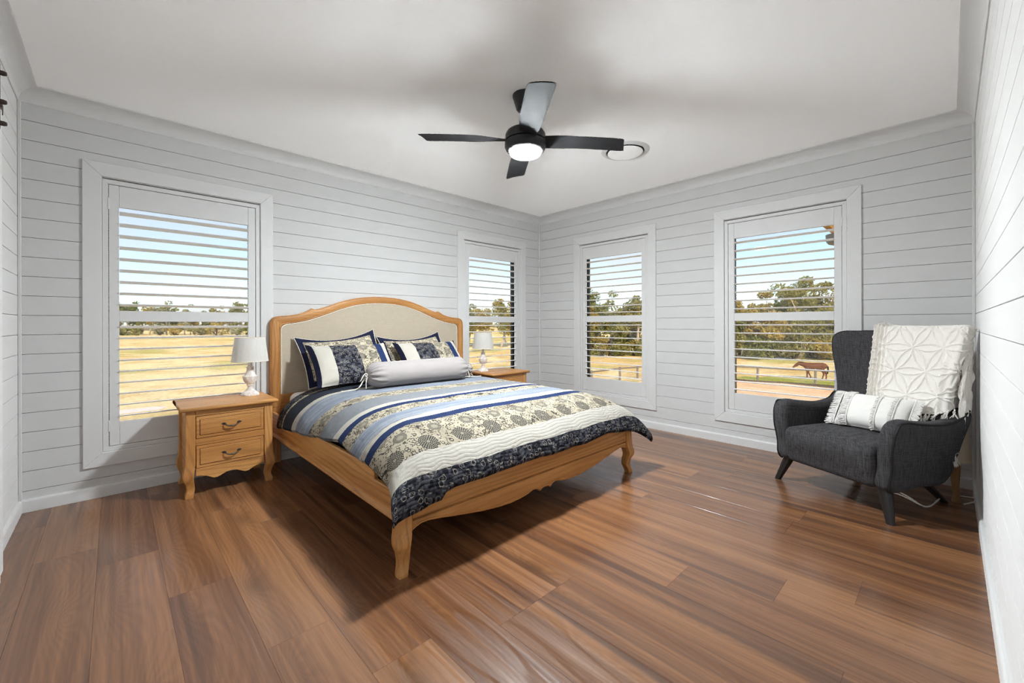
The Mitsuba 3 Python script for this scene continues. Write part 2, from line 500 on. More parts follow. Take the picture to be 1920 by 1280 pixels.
def patch(name, outline, z, b, label):
    o = np.array(outline, float)
    fine_ = []
    for i in range(len(o)):
        for q in np.linspace(0, 1, 8, endpoint=False):
            fine_.append(o[i] * (1 - q) + o[(i + 1) % len(o)] * q)
    fine_ = np.array(fine_)
    fine_ += 0.5 * (meshkit.noise(np.column_stack([fine_ * 0.4, fine_[:, :1] * 0])) - 0.5)[:, None]
    m = prism([tuple(q) for q in fine_], 0.03)
    m.apply_translation((0, 0, GROUND + z - 0.02))
    struct(name, m, b, label)


patch('dirt_track', [(16, -16), (33.2, -14), (33.5, 1.6), (33.9, 5), (33.2, 8.3), (30.0, 12.6), (27.2, 13.6), (24, 13.4), (17, 9)], 0.01, 'dirt', 'pale dirt track in front of the paddock fence')
patch('soil_bank', [(33.3, -14), (34.7, -14), (35.0, 1.6), (35.1, 5), (34.3, 8.6), (31.0, 12.9), (30.0, 12.4), (33.2, 8.3), (33.9, 5), (33.5, 1.6)], 0.016, 'dark_soil', 'strip of dark soil between the dirt track and the fence')
patch('gravel_path', [(-14, 26.2), (-2.6, 26.6), (-2.2, 27.4), (-2.8, 27.9), (-14, 28.2)], 0.01, 'pale_gravel', 'pale gravel path in the grass below the left window')

# trees
for i, (a, b) in enumerate((((126, 122, 64), (200, 192, 120)), ((108, 114, 58), (178, 178, 100)), ((160, 140, 66), (222, 200, 116)), ((148, 146, 106), (212, 208, 172)))):
    def leaf_color(p, n, uv, a=a, b=b, i=i):
        return mix(srgb(*a), srgb(*b), fbm(p.x * 0.9 + i, p.y * 0.9, p.z * 0.9, 2)) * (0.7 + 0.6 * noise(p.x * 5, p.y * 5, p.z * 5))
    bsdf(f'gum_leaf_{i}', {'type': 'principledthin', 'base_color': proc(leaf_color), 'roughness': 0.8, 'diff_trans': 0.6})
principled('gum_bark', srgb(206, 190, 168), 0.9, 0.1)
principled('dark_bark', srgb(98, 82, 66), 0.9, 0.1)


def leaf_cloud(r, centres, radii, n, size):
    v, f = [], []
    idx = r.integers(0, len(centres), n)
    d = r.normal(0, 1, (n, 3))
    d /= np.linalg.norm(d, axis=1, keepdims=True)
    rad = radii[idx][:, None] * r.uniform(0.35, 1.0, (n, 1)) ** 0.5
    p = centres[idx] + d * rad * np.array([1, 1, 0.7])
    a = r.normal(0, 1, (n, 3))
    b = r.normal(0, 1, (n, 3))
    a /= np.linalg.norm(a, axis=1, keepdims=True)
    b = np.cross(a, b)
    b /= np.linalg.norm(b, axis=1, keepdims=True)
    s = size * r.uniform(0.6, 1.3, (n, 1))
    v = np.stack([p - a * s, p + b * s * 0.45, p + a * s, p - b * s * 0.45], 1).reshape(-1, 3)
    k = np.arange(n)[:, None] * 4
    return v, np.vstack([k + [0, 1, 2], k + [0, 2, 3]])


ORD = ['first', 'second', 'third', 'fourth', 'fifth', 'sixth', 'seventh', 'eighth', 'ninth', 'tenth', 'eleventh', 'twelfth', 'thirteenth', 'fourteenth', 'fifteenth', 'sixteenth', 'seventeenth', 'eighteenth', 'nineteenth', 'twentieth', 'twenty-first', 'twenty-second', 'twenty-third', 'twenty-fourth', 'twenty-fifth']


def number_from_left(group, text):
    """Gives each thing of the group its place from the left as the camera sees it."""
    ks = [k for k, d in labels.items() if d.get('group') == group]
    side = lambda k: float((spots[k] - EYE[:2]) @ right0[:2]) / float((spots[k] - EYE[:2]) @ fwd[:2])
    for i, k in enumerate(sorted(ks, key=side)):
        labels[k]['label'] = text.replace('#', ORD[i])


spots = {}


def tree(x, y, h, seed, label, group, kind=0, bark='gum_bark', low=0.35, wide=0.33, leaves=2600, size=0.22, name='gum_tree', lean_=0.05):
    r = np.random.default_rng(seed)
    k = thing(name, label, 'tree', group)
    spots[k] = np.array([x, y])
    tops, rads, wood = [], [], []
    base = np.array([x, y, GROUND - 0.15])
    fork = base + np.array([r.normal(0, lean_ * h), r.normal(0, lean_ * h), h * r.uniform(0.28, 0.42)])
    wood.append(tube(spline([base, (base + fork) / 2 + r.normal(0, 0.015 * h, 3) * [1, 1, 0], fork], 8), np.linspace(0.026 * h, 0.017 * h, 8), 7))
    for i in range(7):
        an = i * 2.4 + r.uniform(0, 1)
        up_ = r.uniform(low, 1.0)
        reach = wide * h * r.uniform(0.35, 1.0) * math.sin(PI * min(1, 0.15 + 0.85 * (1 - abs(up_ - 0.62)))) 
        tip = base + np.array([math.cos(an) * reach, math.sin(an) * reach, h * up_ * 0.96])
        wood.append(tube(spline([fork, fork * 0.45 + tip * 0.55 + [0, 0, 0.06 * h], tip], 8), np.linspace(0.011 * h, 0.003 * h, 8), 5))
        for _ in range(4):
            c = tip * r.uniform(0.72, 1.05) + fork * 0
            c = fork + (tip - fork) * r.uniform(0.6, 1.12) + r.normal(0, 0.055 * h, 3)
            c[2] = min(max(c[2], GROUND + h * low * 0.6), GROUND + h)
            tops.append(c)
            rads.append(h * r.uniform(0.06, 0.115))
    add(f'{k}__trunk', cat(wood), bark, True)
    add(f'{k}__foliage', leaf_cloud(r, np.array(tops), np.array(rads), leaves, size), f'gum_leaf_{kind}')
    return k


def bush(x, y, h, seed, label, group, kind=1, leaves=1500, size=0.2):
    r = np.random.default_rng(seed)
    k = thing('shrub', label, 'shrub', group)
    spots[k] = np.array([x, y])
    c = np.column_stack([x + r.normal(0, 0.35 * h, 12), y + r.normal(0, 0.35 * h, 12), GROUND + h * r.uniform(0.12, 0.8, 12)])
    add(f'{k}__stem', cat([tube([(x, y, GROUND - 0.1), q], [0.03 * h, 0.008 * h], 5) for q in c[:6]]), 'dark_bark', True)
    add(f'{k}__foliage', leaf_cloud(r, c, np.full(12, 0.26 * h), leaves, size), f'gum_leaf_{kind}')


rr = np.random.default_rng(3)
G1 = 'far gum trees at the end of the paddock'
for i in range(22):
    q = i / 21
    x, y = -12 + 62 * q, 292 - 66 * q + rr.uniform(-6, 22)
    hh = np.interp(q, [0, 0.3, 0.45, 0.7, 0.85, 1], [20, 19, 15, 13, 17, 19]) * rr.uniform(0.82, 1.08)
    tree(x, y, hh, 100 + i, 'gum tree of the distant tree line seen through the leftmost window', G1, kind=int(rr.integers(0, 4)), leaves=1100, size=0.62, low=0.3, wide=0.36)
for i in range(10):
    q = i / 9
    bush(-8 + 58 * q + rr.uniform(-2, 2), 280 - 62 * q, rr.uniform(4, 6.5), 150 + i, 'low shrub at the foot of the distant tree line in the leftmost window', 'far shrubs at the end of the paddock', kind=int(rr.integers(0, 4)), leaves=500, size=0.55)
G2 = 'gum trees behind the right bedside lamp'
for i, (x, y, h, kd) in enumerate(((46.5, 66, 10.2, 3), (50.0, 63, 9.4, 2), (53.5, 60, 10.0, 0), (47, 72, 10.8, 2), (52, 70, 9.8, 3), (57, 62, 9.6, 2), (49, 78, 11, 0), (55, 73, 10, 1), (44, 70, 10.2, 2), (48.3, 64.5, 9.0, 1), (52, 62.5, 9.6, 2), (45.2, 67.5, 9.4, 0), (50.5, 74, 10.6, 3))):
    tree(x, y, h, 200 + i, 'pale trunked gum tree seen through the window between bed and corner', G2, kind=kd, leaves=2200, size=0.25, low=0.42, wide=0.34)
G3 = 'gum trees seen through the window right of the corner'
for i, (x, y, h, kd) in enumerate(((46.5, 34, 9.8, 0), (49.5, 31.5, 9.2, 1), (52.5, 28.5, 10.4, 0), (55, 26.5, 9.4, 2), (48, 38, 10.2, 3), (53, 34, 9.4, 1), (57, 31, 9.2, 0), (60, 27.5, 8.8, 1), (45, 39, 9.6, 2), (47.8, 33.2, 9.0, 2), (51, 30.2, 9.6, 0), (50.5, 35, 10.2, 1), (54, 31, 9.8, 3), (46, 36.5, 9.2, 1))):
    tree(x, y, h, 300 + i, 'olive gum tree seen through the window right of the room corner', G3, kind=kd, bark='dark_bark' if i % 2 else 'gum_bark', leaves=3000, size=0.22, low=0.22, wide=0.34)
for i in range(8):
    bush(46 + 1.1 * i + rr.uniform(-0.4, 0.4), 34.2 - 1.15 * i, rr.uniform(1.8, 3.4), 350 + i, 'low olive shrub under the trees in the window right of the corner', 'shrubs under the trees right of the corner', kind=int(rr.integers(0, 3)), leaves=900, size=0.16)
G4 = 'gum trees behind the paddock in the armchair window'
for i, (x, y, h, kd) in enumerate(((54.5, 18.0, 7.6, 3), (60.5, 12.5, 10.4, 2), (62.0, 10.0, 11.4, 0), (65.0, 7.2, 11.0, 0), (66.5, 4.0, 9.6, 3), (58, 16.5, 7.6, 1), (63, 14.5, 8.4, 0), (68, 8.5, 9.8, 1), (70, 3.5, 9.4, 1), (64.5, 18, 8.2, 2), (56.5, 16.8, 7.0, 0), (60, 15.5, 7.6, 2), (68, 6, 10.2, 2), (63.2, 12.4, 9.4, 1), (66, 10.5, 10.4, 3))):
    tree(x, y, h, 400 + i, 'leafy gum tree behind the horse paddock in the window by the armchair', G4, kind=kd, bark='gum_bark' if i % 3 else 'dark_bark', leaves=4200, size=0.21, low=0.18, wide=0.36)
for i, (x, y, h, kd) in enumerate(((59.5, 12.2, 4.2, 1), (61.5, 10.4, 4.6, 0), (63.5, 8.4, 4.2, 2), (65.5, 6.0, 3.6, 1), (58, 14.0, 3.0, 1), (67, 4.0, 3.0, 0), (62.6, 11.8, 5.0, 1), (66.5, 8.2, 4.6, 0))):
    bush(x, y, h, 450 + i, 'dense shrub below the trees behind the horse paddock', 'shrubs behind the horse paddock', kind=kd, leaves=1900, size=0.2)

number_from_left(G1, 'gum tree, # from the left in the far tree line of the leftmost window')
number_from_left('far shrubs at the end of the paddock', 'low shrub, # from the left under the far tree line of the leftmost window')
number_from_left(G2, 'pale trunked gum tree, # from the left in the window behind the right bedside lamp')
number_from_left(G3, 'olive gum tree, # from the left in the window right of the room corner')
number_from_left('shrubs under the trees right of the corner', 'low olive shrub, # from the left under the trees right of the room corner')
number_from_left(G4, 'leafy gum tree, # from the left behind the horse in the armchair window')
number_from_left('shrubs behind the horse paddock', 'dense shrub, # from the left below the trees behind the horse')

# fence
principled('grey_timber', srgb(150, 138, 126), 0.9, 0.1)
fence = thing('paddock_fence', 'weathered grey post and rail fence between the dirt track and the paddock', 'fence')
posts = [(14.6, 15.6), (18.5, 15.4), (22.5, 15.2), (26.4, 15.1), (28.4, 14.6), (31.8, 13.2), (34.3, 10.9), (35.07, 7.17), (35.81, 3.28), (36.5, -0.6), (37.2, -4.5)]
for (x, y) in posts:
    add(f'{fence}__post', lathe([(0, GROUND - 0.2), (0.095, GROUND - 0.2), (0.088, GROUND + 1.12), (0.07, GROUND + 1.15), (0, GROUND + 1.155)], 12, (x, y, 0)), 'grey_timber', 40)
for (a, b) in zip(posts[:-1], posts[1:]):
    add(f'{fence}__rail', tube([(a[0], a[1], GROUND + 1.03), ((a[0] + b[0]) / 2, (a[1] + b[1]) / 2, GROUND + 1.01), (b[0], b[1], GROUND + 1.03)], 0.062, 8), 'grey_timber', True)
principled('white_paint', srgb(235, 235, 235), 0.6, 0.3)
tag(add('water_tank', lathe([(0, GROUND), (0.55, GROUND), (0.55, GROUND + 0.75), (0.5, GROUND + 0.82), (0, GROUND + 0.95)], 24, (49.5, 31.9, 0)), 'white_paint', 35), 'small white tank standing at the foot of the trees right of the corner', 'tank')

# horse: one continuous body from its skeleton
principled('horse_coat', srgb(122, 72, 40), 0.6, 0.3)
principled('horse_dark', srgb(52, 32, 22), 0.8, 0.2)


def skin(bones, fine_, rounds=10):
    man = None
    for (a, ra, b, rb) in bones:
        h_ = m3.Manifold.batch_hull([m3.Manifold.sphere(ra, 20).translate(tuple(a)), m3.Manifold.sphere(rb, 20).translate(tuple(b))])
        man = h_ if man is None else man + h_
    m = tm(man.refine_to_length(fine_))
    m.merge_vertices()
    trimesh.smoothing.filter_taubin(m, iterations=rounds)
    return m


J = lambda x, z, y=0.0: np.array([x, y, z])
bones = [(J(0.50, 1.10), .27, J(0.05, 1.04), .31), (J(0.05, 1.04), .31, J(-0.45, 1.10), .29), (J(-0.45, 1.10), .29, J(-0.70, 1.12), .25), (J(0.45, 1.24), .15, J(-0.6, 1.24), .16),
         (J(0.55, 1.16), .23, J(0.85, 1.24), .17), (J(0.85, 1.24), .17, J(1.14, 1.28), .115), (J(1.14, 1.28), .115, J(1.32, 1.14), .10), (J(1.32, 1.14), .10, J(1.50, 0.96), .062), (J(1.18, 1.20), .10, J(1.30, 1.08), .09)]
for y, legs in ((0.14, ((0.50, 0.92, .14, 0.52, 0.48, .062, 0.53, 0.16, .045, 0.57, 0.035, .058),)), (-0.14, ((0.46, 0.92, .14, 0.36, 0.50, .062, 0.20, 0.18, .045, 0.20, 0.035, .058),))):
    for (x0, z0, r0, x1, z1, r1, x2, z2, r2, x3, z3, r3) in legs:
        bones += [(J(x0, z0, y), r0, J(x1, z1, y), r1), (J(x1, z1, y), r1, J(x2, z2, y), r2), (J(x2, z2, y), r2, J(x3, z3, y), r3)]
for y, (k1, hk, fl, hf) in ((0.15, ((-0.52, 0.86), (-0.66, 0.50), (-0.58, 0.16), (-0.54, 0.035))), (-0.15, ((-0.58, 0.88), (-0.88, 0.53), (-0.92, 0.18), (-0.88, 0.035)))):
    bones += [(J(-0.62, 1.08, y), .20, J(*k1, y), .15), (J(*k1, y), .15, J(*hk, y), .07), (J(*hk, y), .07, J(*fl, y), .045), (J(*fl, y), .045, J(*hf, y), .058)]
for y in (-0.06, 0.06):
    bones.append((J(1.12, 1.36, y), .035, J(1.10, 1.47, y), .012))
HM = rotz(math.radians(114), (38.95, 3.95, GROUND))
horse = thing('horse', 'brown horse walking with lowered head behind the paddock fence', 'horse')
add(f'{horse}__body', place(skin(bones, 0.035), HM), 'horse_coat', True)
add(f'{horse}__tail', place(tube(spline([(-0.86, 0, 1.22), (-0.97, 0, 1.05), (-0.98, 0, 0.75), (-0.96, 0, 0.42)], 14), np.interp(np.linspace(0, 1, 14), [0, .3, .8, 1], [.04, .07, .06, .012]), 8), HM), 'horse_dark', True)
add(f'{horse}__mane', place(tube(spline([(0.55, 0.03, 1.37), (0.82, 0.05, 1.38), (1.05, 0.04, 1.40), (1.18, 0, 1.36)], 12), np.interp(np.linspace(0, 1, 12), [0, .5, 1], [.03, .06, .03]), 8), HM), 'horse_dark', True)

# corner of the patio roof outside the armchair window
principled('tan_timber', srgb(196, 150, 98), 0.7, 0.2)
patio = thing('patio_roof', 'tan timber battens of a patio roof at the top of the armchair window', 'roof')
for i, y in enumerate((-2.87, -3.0, -3.13, -3.26, -3.39)):
    add(f'{patio}__batten', bx(1.3, 3.4, y - 0.035, y + 0.035, 2.52, 2.59, 0.004), 'tan_timber', 20)
for x in (1.45, 3.25):
    add(f'{patio}__beam', bx(x - 0.05, x + 0.05, -4.4, -2.84, 2.59, 2.70, 0.004), 'tan_timber', 20)
principled('grey_fitting', srgb(132, 130, 128), 0.6, 0.3)
lt = thing('outdoor_light', 'grey round fitting hanging below the tan patio battens', 'light')
add(f'{lt}__shade', lathe([(0, 2.29), (0.06, 2.292), (0.11, 2.31), (0.135, 2.35), (0.14, 2.44), (0.0, 2.445)], 28, (3.0, -2.96, 0)), 'grey_fitting', 35)
add(f'{lt}__stem', lathe([(0, 2.44), (0.02, 2.44), (0.02, 2.522), (0, 2.522)], 12, (3.0, -2.97, 0)), 'grey_fitting', 35)

# ------------------------------------------------------------------ ceiling fan with its lamp, round ceiling vent, sliding door at the left edge
principled('fan_black', (0.014, 0.014, 0.015), 0.45, 0.35)
principled('fan_blade', (0.022, 0.022, 0.023), 0.6, 0.04)
principled('lamp_opal', (0.85, 0.85, 0.84), 0.3, 0.4)
fan = thing('ceiling_fan', 'black ceiling fan with four blades and a round white lamp', 'ceiling fan')
FX, FY = -2.432, -2.112
add(f'{fan}__canopy', lathe([(0, 2.592), (0.040, 2.592), (0.056, 2.597), (0.060, 2.604), (0.080, 2.672), (0.084, 2.682), (0.084, CEIL), (0, CEIL)], 40, (FX, FY, 0)), 'fan_black', 35)
add(f'{fan}__hanger_ball', lathe([(0, 2.566), (0.02, 2.568), (0.036, 2.580), (0.040, 2.592), (0, 2.592)], 32, (FX, FY, 0)), 'fan_black', 40)
add(f'{fan}__downrod', lathe([(0.0, 2.44), (0.0125, 2.44), (0.0125, 2.58), (0, 2.58)], 20, (FX, FY, 0)), 'fan_black', 35)
add(f'{fan}__motor_housing', lathe([(0, 2.475), (0.05, 2.472), (0.095, 2.462), (0.122, 2.447), (0.132, 2.43), (0.134, 2.388), (0.126, 2.384), (0, 2.384)], 48, (FX, FY, 0)), 'fan_black', 35)
add(f'{fan}__light_ring', lathe([(0, 2.384), (0.130, 2.383), (0.136, 2.376), (0.136, 2.351), (0.127, 2.331), (0.112, 2.322), (0.106, 2.322), (0, 2.326)], 48, (FX, FY, 0)), 'fan_black', 35)
lens = [(0.0, 2.285), (0.05, 2.287), (0.083, 2.2915), (0.097, 2.298), (0.1035, 2.307), (0.1045, 2.323)]
add(f'{fan}__lamp_lens', lathe(lens, 48, (FX, FY, 0)), 'lamp_opal', True, emitter={'type': 'area', 'radiance': {'type': 'rgb', 'value': [LAMP * c for c in LAMP_TINT]}})
for ang in (51.7, 141.7, 231.7, 321.7):
    n, m = 34, 11
    P = np.zeros((2, n, m, 3))
    for i in range(n):
        q = i / (n - 1)
        r = 0.105 + 0.565 * q
        half = 0.056 + 0.016 * smooth_np(0.0, 0.35, q) + 0.002 * q
        pitch = math.radians(7.5 + 11 * (1 - smooth_np(0.0, 0.45, q)))
        for j in range(m):
            w = -1 + 2 * j / (m - 1)
            x = r + (0.022 * w if q > 0 else 0) * q ** 6
            cut = 1 - 0.10 * max(0.0, (q - 0.93) / 0.07) ** 3
            y = w * half * cut
            camber = 0.006 * (1 - w * w) + 0.010 * math.sin(PI * q) * 0.6
            for s in (0, 1):
                z = -y * math.sin(pitch) + camber + (0.0035 if s else -0.0035) * math.sqrt(max(0.0, 1 - abs(w) ** 6))
                P[s, i, j] = (x, y * math.cos(pitch), 2.388 + z)
    v0, f0 = grid(P[0])
    v1, f1 = grid(P[1])
    k = len(v0)
    rim = [i * m for i in range(n)] + [(n - 1) * m + j for j in range(1, m)] + [i * m + m - 1 for i in range(n - 2, -1, -1)] + list(range(m - 2, 0, -1))
    rf = []
    for a_, b_ in zip(rim, rim[1:] + rim[:1]):
        rf += [(a_, b_, b_ + k), (a_, b_ + k, a_ + k)]
    bl = trimesh.Trimesh(np.vstack([v0, v1]), np.vstack([f0, f1[:, ::-1] + k, rf]), process=False)
    trimesh.repair.fix_normals(bl)
    add(f'{fan}__blade', place(bl, rotz(math.radians(ang), (FX, FY, 0))), 'fan_blade', 50)

vent = thing('ceiling_vent', 'round white ceiling air vent beside the fan', 'vent')
VX, VY = -1.171, -2.094
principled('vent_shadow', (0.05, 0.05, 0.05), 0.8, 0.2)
add(f'{vent}__ring', lathe([(0.160, CEIL), (0.160, CEIL - 0.008), (0.167, CEIL - 0.014), (0.186, CEIL - 0.010), (0.202, CEIL - 0.003), (0.204, CEIL)], 56, (VX, VY, 0)), 'paint_trim', 35)
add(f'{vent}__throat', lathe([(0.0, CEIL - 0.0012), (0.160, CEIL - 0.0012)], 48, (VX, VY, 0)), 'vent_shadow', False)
add(f'{vent}__disc', lathe([(0.0, CEIL - 0.034), (0.09, CEIL - 0.033), (0.132, CEIL - 0.029), (0.148, CEIL - 0.022), (0.150, CEIL - 0.016), (0.0, CEIL - 0.016)], 56, (VX, VY, 0)), 'paint_ceiling', 35)
add(f'{vent}__stem', lathe([(0.0, CEIL - 0.014), (0.012, CEIL - 0.014), (0.012, CEIL - 0.001), (0, CEIL - 0.001)], 12, (VX, VY, 0)), 'vent_shadow', False)

principled('bronze', srgb(52, 36, 30), 0.45, 0.5)
door = thing('barn_door', 'white sliding barn door with a dark bronze hanger at the left edge of the photo', 'door')
dx0, dx1, dy0, dy1 = -4.825, -4.787, -1.96, -0.925
add(f'{door}__panel', bx(dx0, dx1, dy0, dy1, 0.012, 2.205, 0.002), 'paint_trim', 20)
for z0, z1 in ((0.012, 0.16), (1.04, 1.18), (2.065, 2.205)):
    add(f'{door}__rail', bx(dx1, dx1 + 0.010, dy0 + 0.10, dy1 - 0.14, z0, z1, 0.002), 'paint_trim', 20)
for y0, y1 in ((dy0, dy0 + 0.1), (dy1 - 0.24, dy1 - 0.14)):
    add(f'{door}__stile', bx(dx1, dx1 + 0.010, y0, y1, 0.012, 2.205, 0.002), 'paint_trim', 20)
for yc in (-1.112, dy0 + 0.08):
    h = add(f'{door}__hanger', bx(dx1 + 0.0105, dx1 + 0.0165, yc - 0.022, yc + 0.022, 2.066, 2.362, 0.002), 'bronze', 20)
    for z in (2.09, 2.187, 2.316):
        b_ = lathe([(0, 0), (0.011, 0), (0.011, 0.012), (0.008, 0.020), (0, 0.022)], 12)
        add(f'{h}__bolt', place(b_, np.array([[0, 0, 1, dx1 + 0.0165], [0, 1, 0, yc + 0.008], [-1, 0, 0, z], [0, 0, 0, 1.0]])), 'bronze', 35)
    wh = lathe([(0, -0.011), (0.042, -0.011), (0.038, 0.0), (0.042, 0.011), (0, 0.011)], 28)
    add(f'{h}__wheel', place(wh, np.array([[0, 0, 1, dx1 - 0.006], [0, 1, 0, yc], [-1, 0, 0, 2.318], [0, 0, 0, 1.0]])), 'bronze', 35)
rail = thing('door_rail', 'dark bronze sliding rail with stand-off bolts above the barn door', 'rail')
add(f'{rail}__bar', bx(-4.806, -4.799, -3.4, -0.790, 2.228, 2.276, 0.001), 'bronze', 20)
for y in (-0.86, -1.4, -2.0, -2.7, -3.35):
    add(f'{rail}__standoff', tube([(-4.84, y, 2.252), (-4.795, y, 2.252)], 0.010, 12), 'bronze', 35)

# ------------------------------------------------------------------ bed
def wood_fn(axis, base, dark, light, freq=1.0):
    o = [i for i in range(3) if i != axis]

    def fn(p, n, uv):
        c = [p.x, p.y, p.z]
        a, b, d = c[axis], c[o[0]], c[o[1]]
        w = fbm(a * 1.3, b * 9, d * 9, 3)
        cath = fbm(a * 1.5 + 5, b * 6 + 3, d * 6, 2)
        rings = 0.5 + 0.5 * dr.sin((b + d) * 170 * freq + 30 * cath + 6 * w)
        fine = noise(a * 14, b * 420, d * 420)
        col = mix(base, light, smoothstep(0.3, 0.8, w))
        col = mix(col, dark, 0.42 * dr.power(rings, 2.6) * smoothstep(0.25, 0.6, fbm(a * 2, b * 5, d * 5 + 9, 2)))
        return col * (0.82 + 0.3 * fine)
    return fn


OAK = (srgb(*OAK_BASE), srgb(*OAK_DARK), srgb(*OAK_LIGHT))
for ax, nm in enumerate(('oak_x', 'oak_y', 'oak_z')):
    principled(nm, proc(wood_fn(ax, *OAK)), 0.42, 0.45)
principled('oak_groove', srgb(92, 56, 26), 0.6, 0.3)


def linen_color(p, n, uv):
    t = 0.5 * noise(p.x * 650, p.z * 34, p.y * 650) + 0.5 * noise(p.x * 34, p.z * 650, p.y * 34)
    return mi.Color3f(srgb(*LINEN)) * (0.86 + 0.26 * t)


principled('linen_panel', proc(linen_color), 0.9, 0.15)
principled('cream_cord', srgb(228, 220, 205), 0.85, 0.1)
principled('white_sheet', srgb(238, 238, 238), 0.85, 0.15)

bed = thing('bed', 'golden oak bed with an arched upholstered headboard and cabriole legs', 'bed')
BX = -2.425
outer = [(-1.020, 0.48), (-1.020, 1.16), (-1.017, 1.205), (-0.995, 1.243), (-0.955, 1.258), (-0.845, 1.266), (-0.755, 1.287), (-0.698, 1.317), (-0.678, 1.3305), (-0.655, 1.321), (-0.625, 1.325),
         (-0.545, 1.350), (-0.445, 1.391), (-0.30, 1.435), (-0.145, 1.458), (0.0, 1.464)]
inner = [(-0.938, 0.48), (-0.938, 1.13), (-0.935, 1.158), (-0.922, 1.178), (-0.895, 1.189), (-0.82, 1.199), (-0.735, 1.216), (-0.675, 1.236), (-0.655, 1.243), (-0.632, 1.250), (-0.602, 1.260),
         (-0.525, 1.289), (-0.425, 1.329), (-0.285, 1.371), (-0.14, 1.393), (0.0, 1.399)]


def mirror(h):
    h = np.array(h)
    return np.vstack([h, (h * [-1, 1])[-2::-1]])


def dense(a, b, n):
    """Both outlines with n points between each pair of marks, the marks rounded a little except the two crests."""
    A, B = mirror(a), mirror(b)
    oa, ob = [], []
    for i in range(len(A) - 1):
        for q in np.linspace(0, 1, n, endpoint=False):
            oa.append(A[i] * (1 - q) + A[i + 1] * q)
            ob.append(B[i] * (1 - q) + B[i + 1] * q)
    oa, ob = np.array(oa + [A[-1]]), np.array(ob + [B[-1]])
    crest = np.abs(np.abs(oa[:, 0]) - 0.678) < 0.004
    for _ in range(3):
        for w in (oa, ob):
            s = w.copy()
            s[1:-1] = 0.25 * w[:-2] + 0.5 * w[1:-1] + 0.25 * w[2:]
            s[crest] = w[crest]
            w[:] = s
    return oa, ob


oa, ob = dense(outer, inner, 5)
HB_FACE, HB_BACK = -0.066, -0.022
prof = [(0, HB_BACK), (0, -0.052), (0.02, -0.060), (0.06, -0.0645), (0.11, -0.0645), (0.125, -0.061), (0.14, -0.061), (0.155, HB_FACE), (0.40, -0.0685), (0.70, HB_FACE), (0.80, -0.063), (0.82, -0.060), (0.85, -0.060), (0.87, -0.064), (0.93, -0.066), (0.98, -0.062), (1.0, -0.052), (1.0, HB_BACK)]
P = np.zeros((len(oa), len(prof), 3))
for j, (w, y) in enumerate(prof):
    q = oa * (1 - w) + ob * w
    P[:, j] = np.stack([BX + q[:, 0], np.full(len(q), y), q[:, 1]], 1)
v, f = grid(P, close_u=True)
i0 = int(np.argmin(np.abs(oa[:len(oa) // 2, 1] - 1.238)))
i1 = len(oa) - 1 - i0
for nm, a_, b_, wd in (('headboard_stile', 0, i0, 'oak_z'), ('headboard_arch', i0, i1, 'oak_x'), ('headboard_stile', i1, len(oa) - 1, 'oak_z')):
    v, f = grid(P[a_:b_ + 1], close_u=True)
    add(f'{bed}__{nm}', trimesh.Trimesh(v, f[:, ::-1], process=False), wd, 32)
add(f'{bed}__headboard_rail', bx(BX - 0.94, BX + 0.94, -0.064, -0.024, 0.40, 0.585, 0.004), 'oak_x', 20)
for s in (-1, 1):
    add(f'{bed}__headboard_post', bx(BX + s * 0.938, BX + s * 1.020, HB_FACE + 0.002, HB_BACK, 0.0, 0.482, 0.004), 'oak_z', 20)
pin = [tuple(q) for q in ob[(ob[:, 1] > 0.5)]]
pin = [(pin[0][0], 0.58)] + pin + [(pin[-1][0], 0.58)]
pm = bevel_prism([(BX + x * 0.999, z) for x, z in pin], 0.032, 0.010, 3)
hp = add(f'{bed}__headboard_panel', to_xz(pm, -0.024), 'linen_panel', 40)
cord = np.array([(BX + x * 0.994, -0.0575, z - 0.004) for x, z in pin])
add(f'{hp}__piping', tube(cord, 0.0042, 8), 'cream_cord', True)
# side rails with a moulded lip, foot board with a scalloped apron, cabriole front legs
for s in (-1, 1):
    r1 = cat([bx(BX + s * 0.985, BX + s * 1.013, -2.0, -0.066, 0.266, 0.443, 0.005), bx(BX + s * 0.985, BX + s * 1.013, -2.245, -1.99, 0.266, 0.385, 0.005)])
    lip = [(0, 0.252), (0.040, 0.252), (0.046, 0.256), (0.048, 0.262), (0.044, 0.270), (0.036, 0.275), (0.030, 0.284), (0, 0.284)]
    m = bevel_prism(lip, 2.179, 0.0005)
    vv = m.vertices.copy()
    m.vertices = np.stack([BX + s * (0.982 + vv[:, 0]), -2.245 + vv[:, 2], vv[:, 1]], 1)
    if s < 0:
        m.invert()
    add(f'{bed}__side_rail', cat([r1, m]), 'oak_y', 30)
half = [(0.0, 0.150), (0.018, 0.150), (0.034, 0.146), (0.047, 0.136), (0.058, 0.147), (0.075, 0.154), (0.10, 0.160), (0.125, 0.157), (0.16, 0.147), (0.22, 0.139), (0.30, 0.136), (0.38, 0.140), (0.5, 0.153), (0.6, 0.170), (0.7, 0.188), (0.79, 0.206), (0.86, 0.217), (0.90, 0.216), (0.93, 0.206), (0.952, 0.195)]
bot = [(-x, z) for x, z in half[::-1]] + half[1:]
apron = [(BX + x, z) for x, z in bot] + [(BX + 0.952, 0.2430), (BX - 0.952, 0.2430)]
fb = [to_xz(bevel_prism(apron, 0.026, 0.003), -2.250), bx(BX - 0.952, BX + 0.952, -2.278, -2.250, 0.2530, 0.395, 0.004), bx(BX - 0.952, BX + 0.952, -2.262, -2.2505, 0.235, 0.26), bx(BX - 0.952, BX + 0.952, -2.272, -2.258, 0.2465, 0.2497, 0.001)]
bead = np.array([(BX + x, -2.2765, z + 0.010) for x, z in bot])
fb.append(tube(bead, 0.0038, 6))
add(f'{bed}__foot_board', cat(fb), 'oak_x', 30)


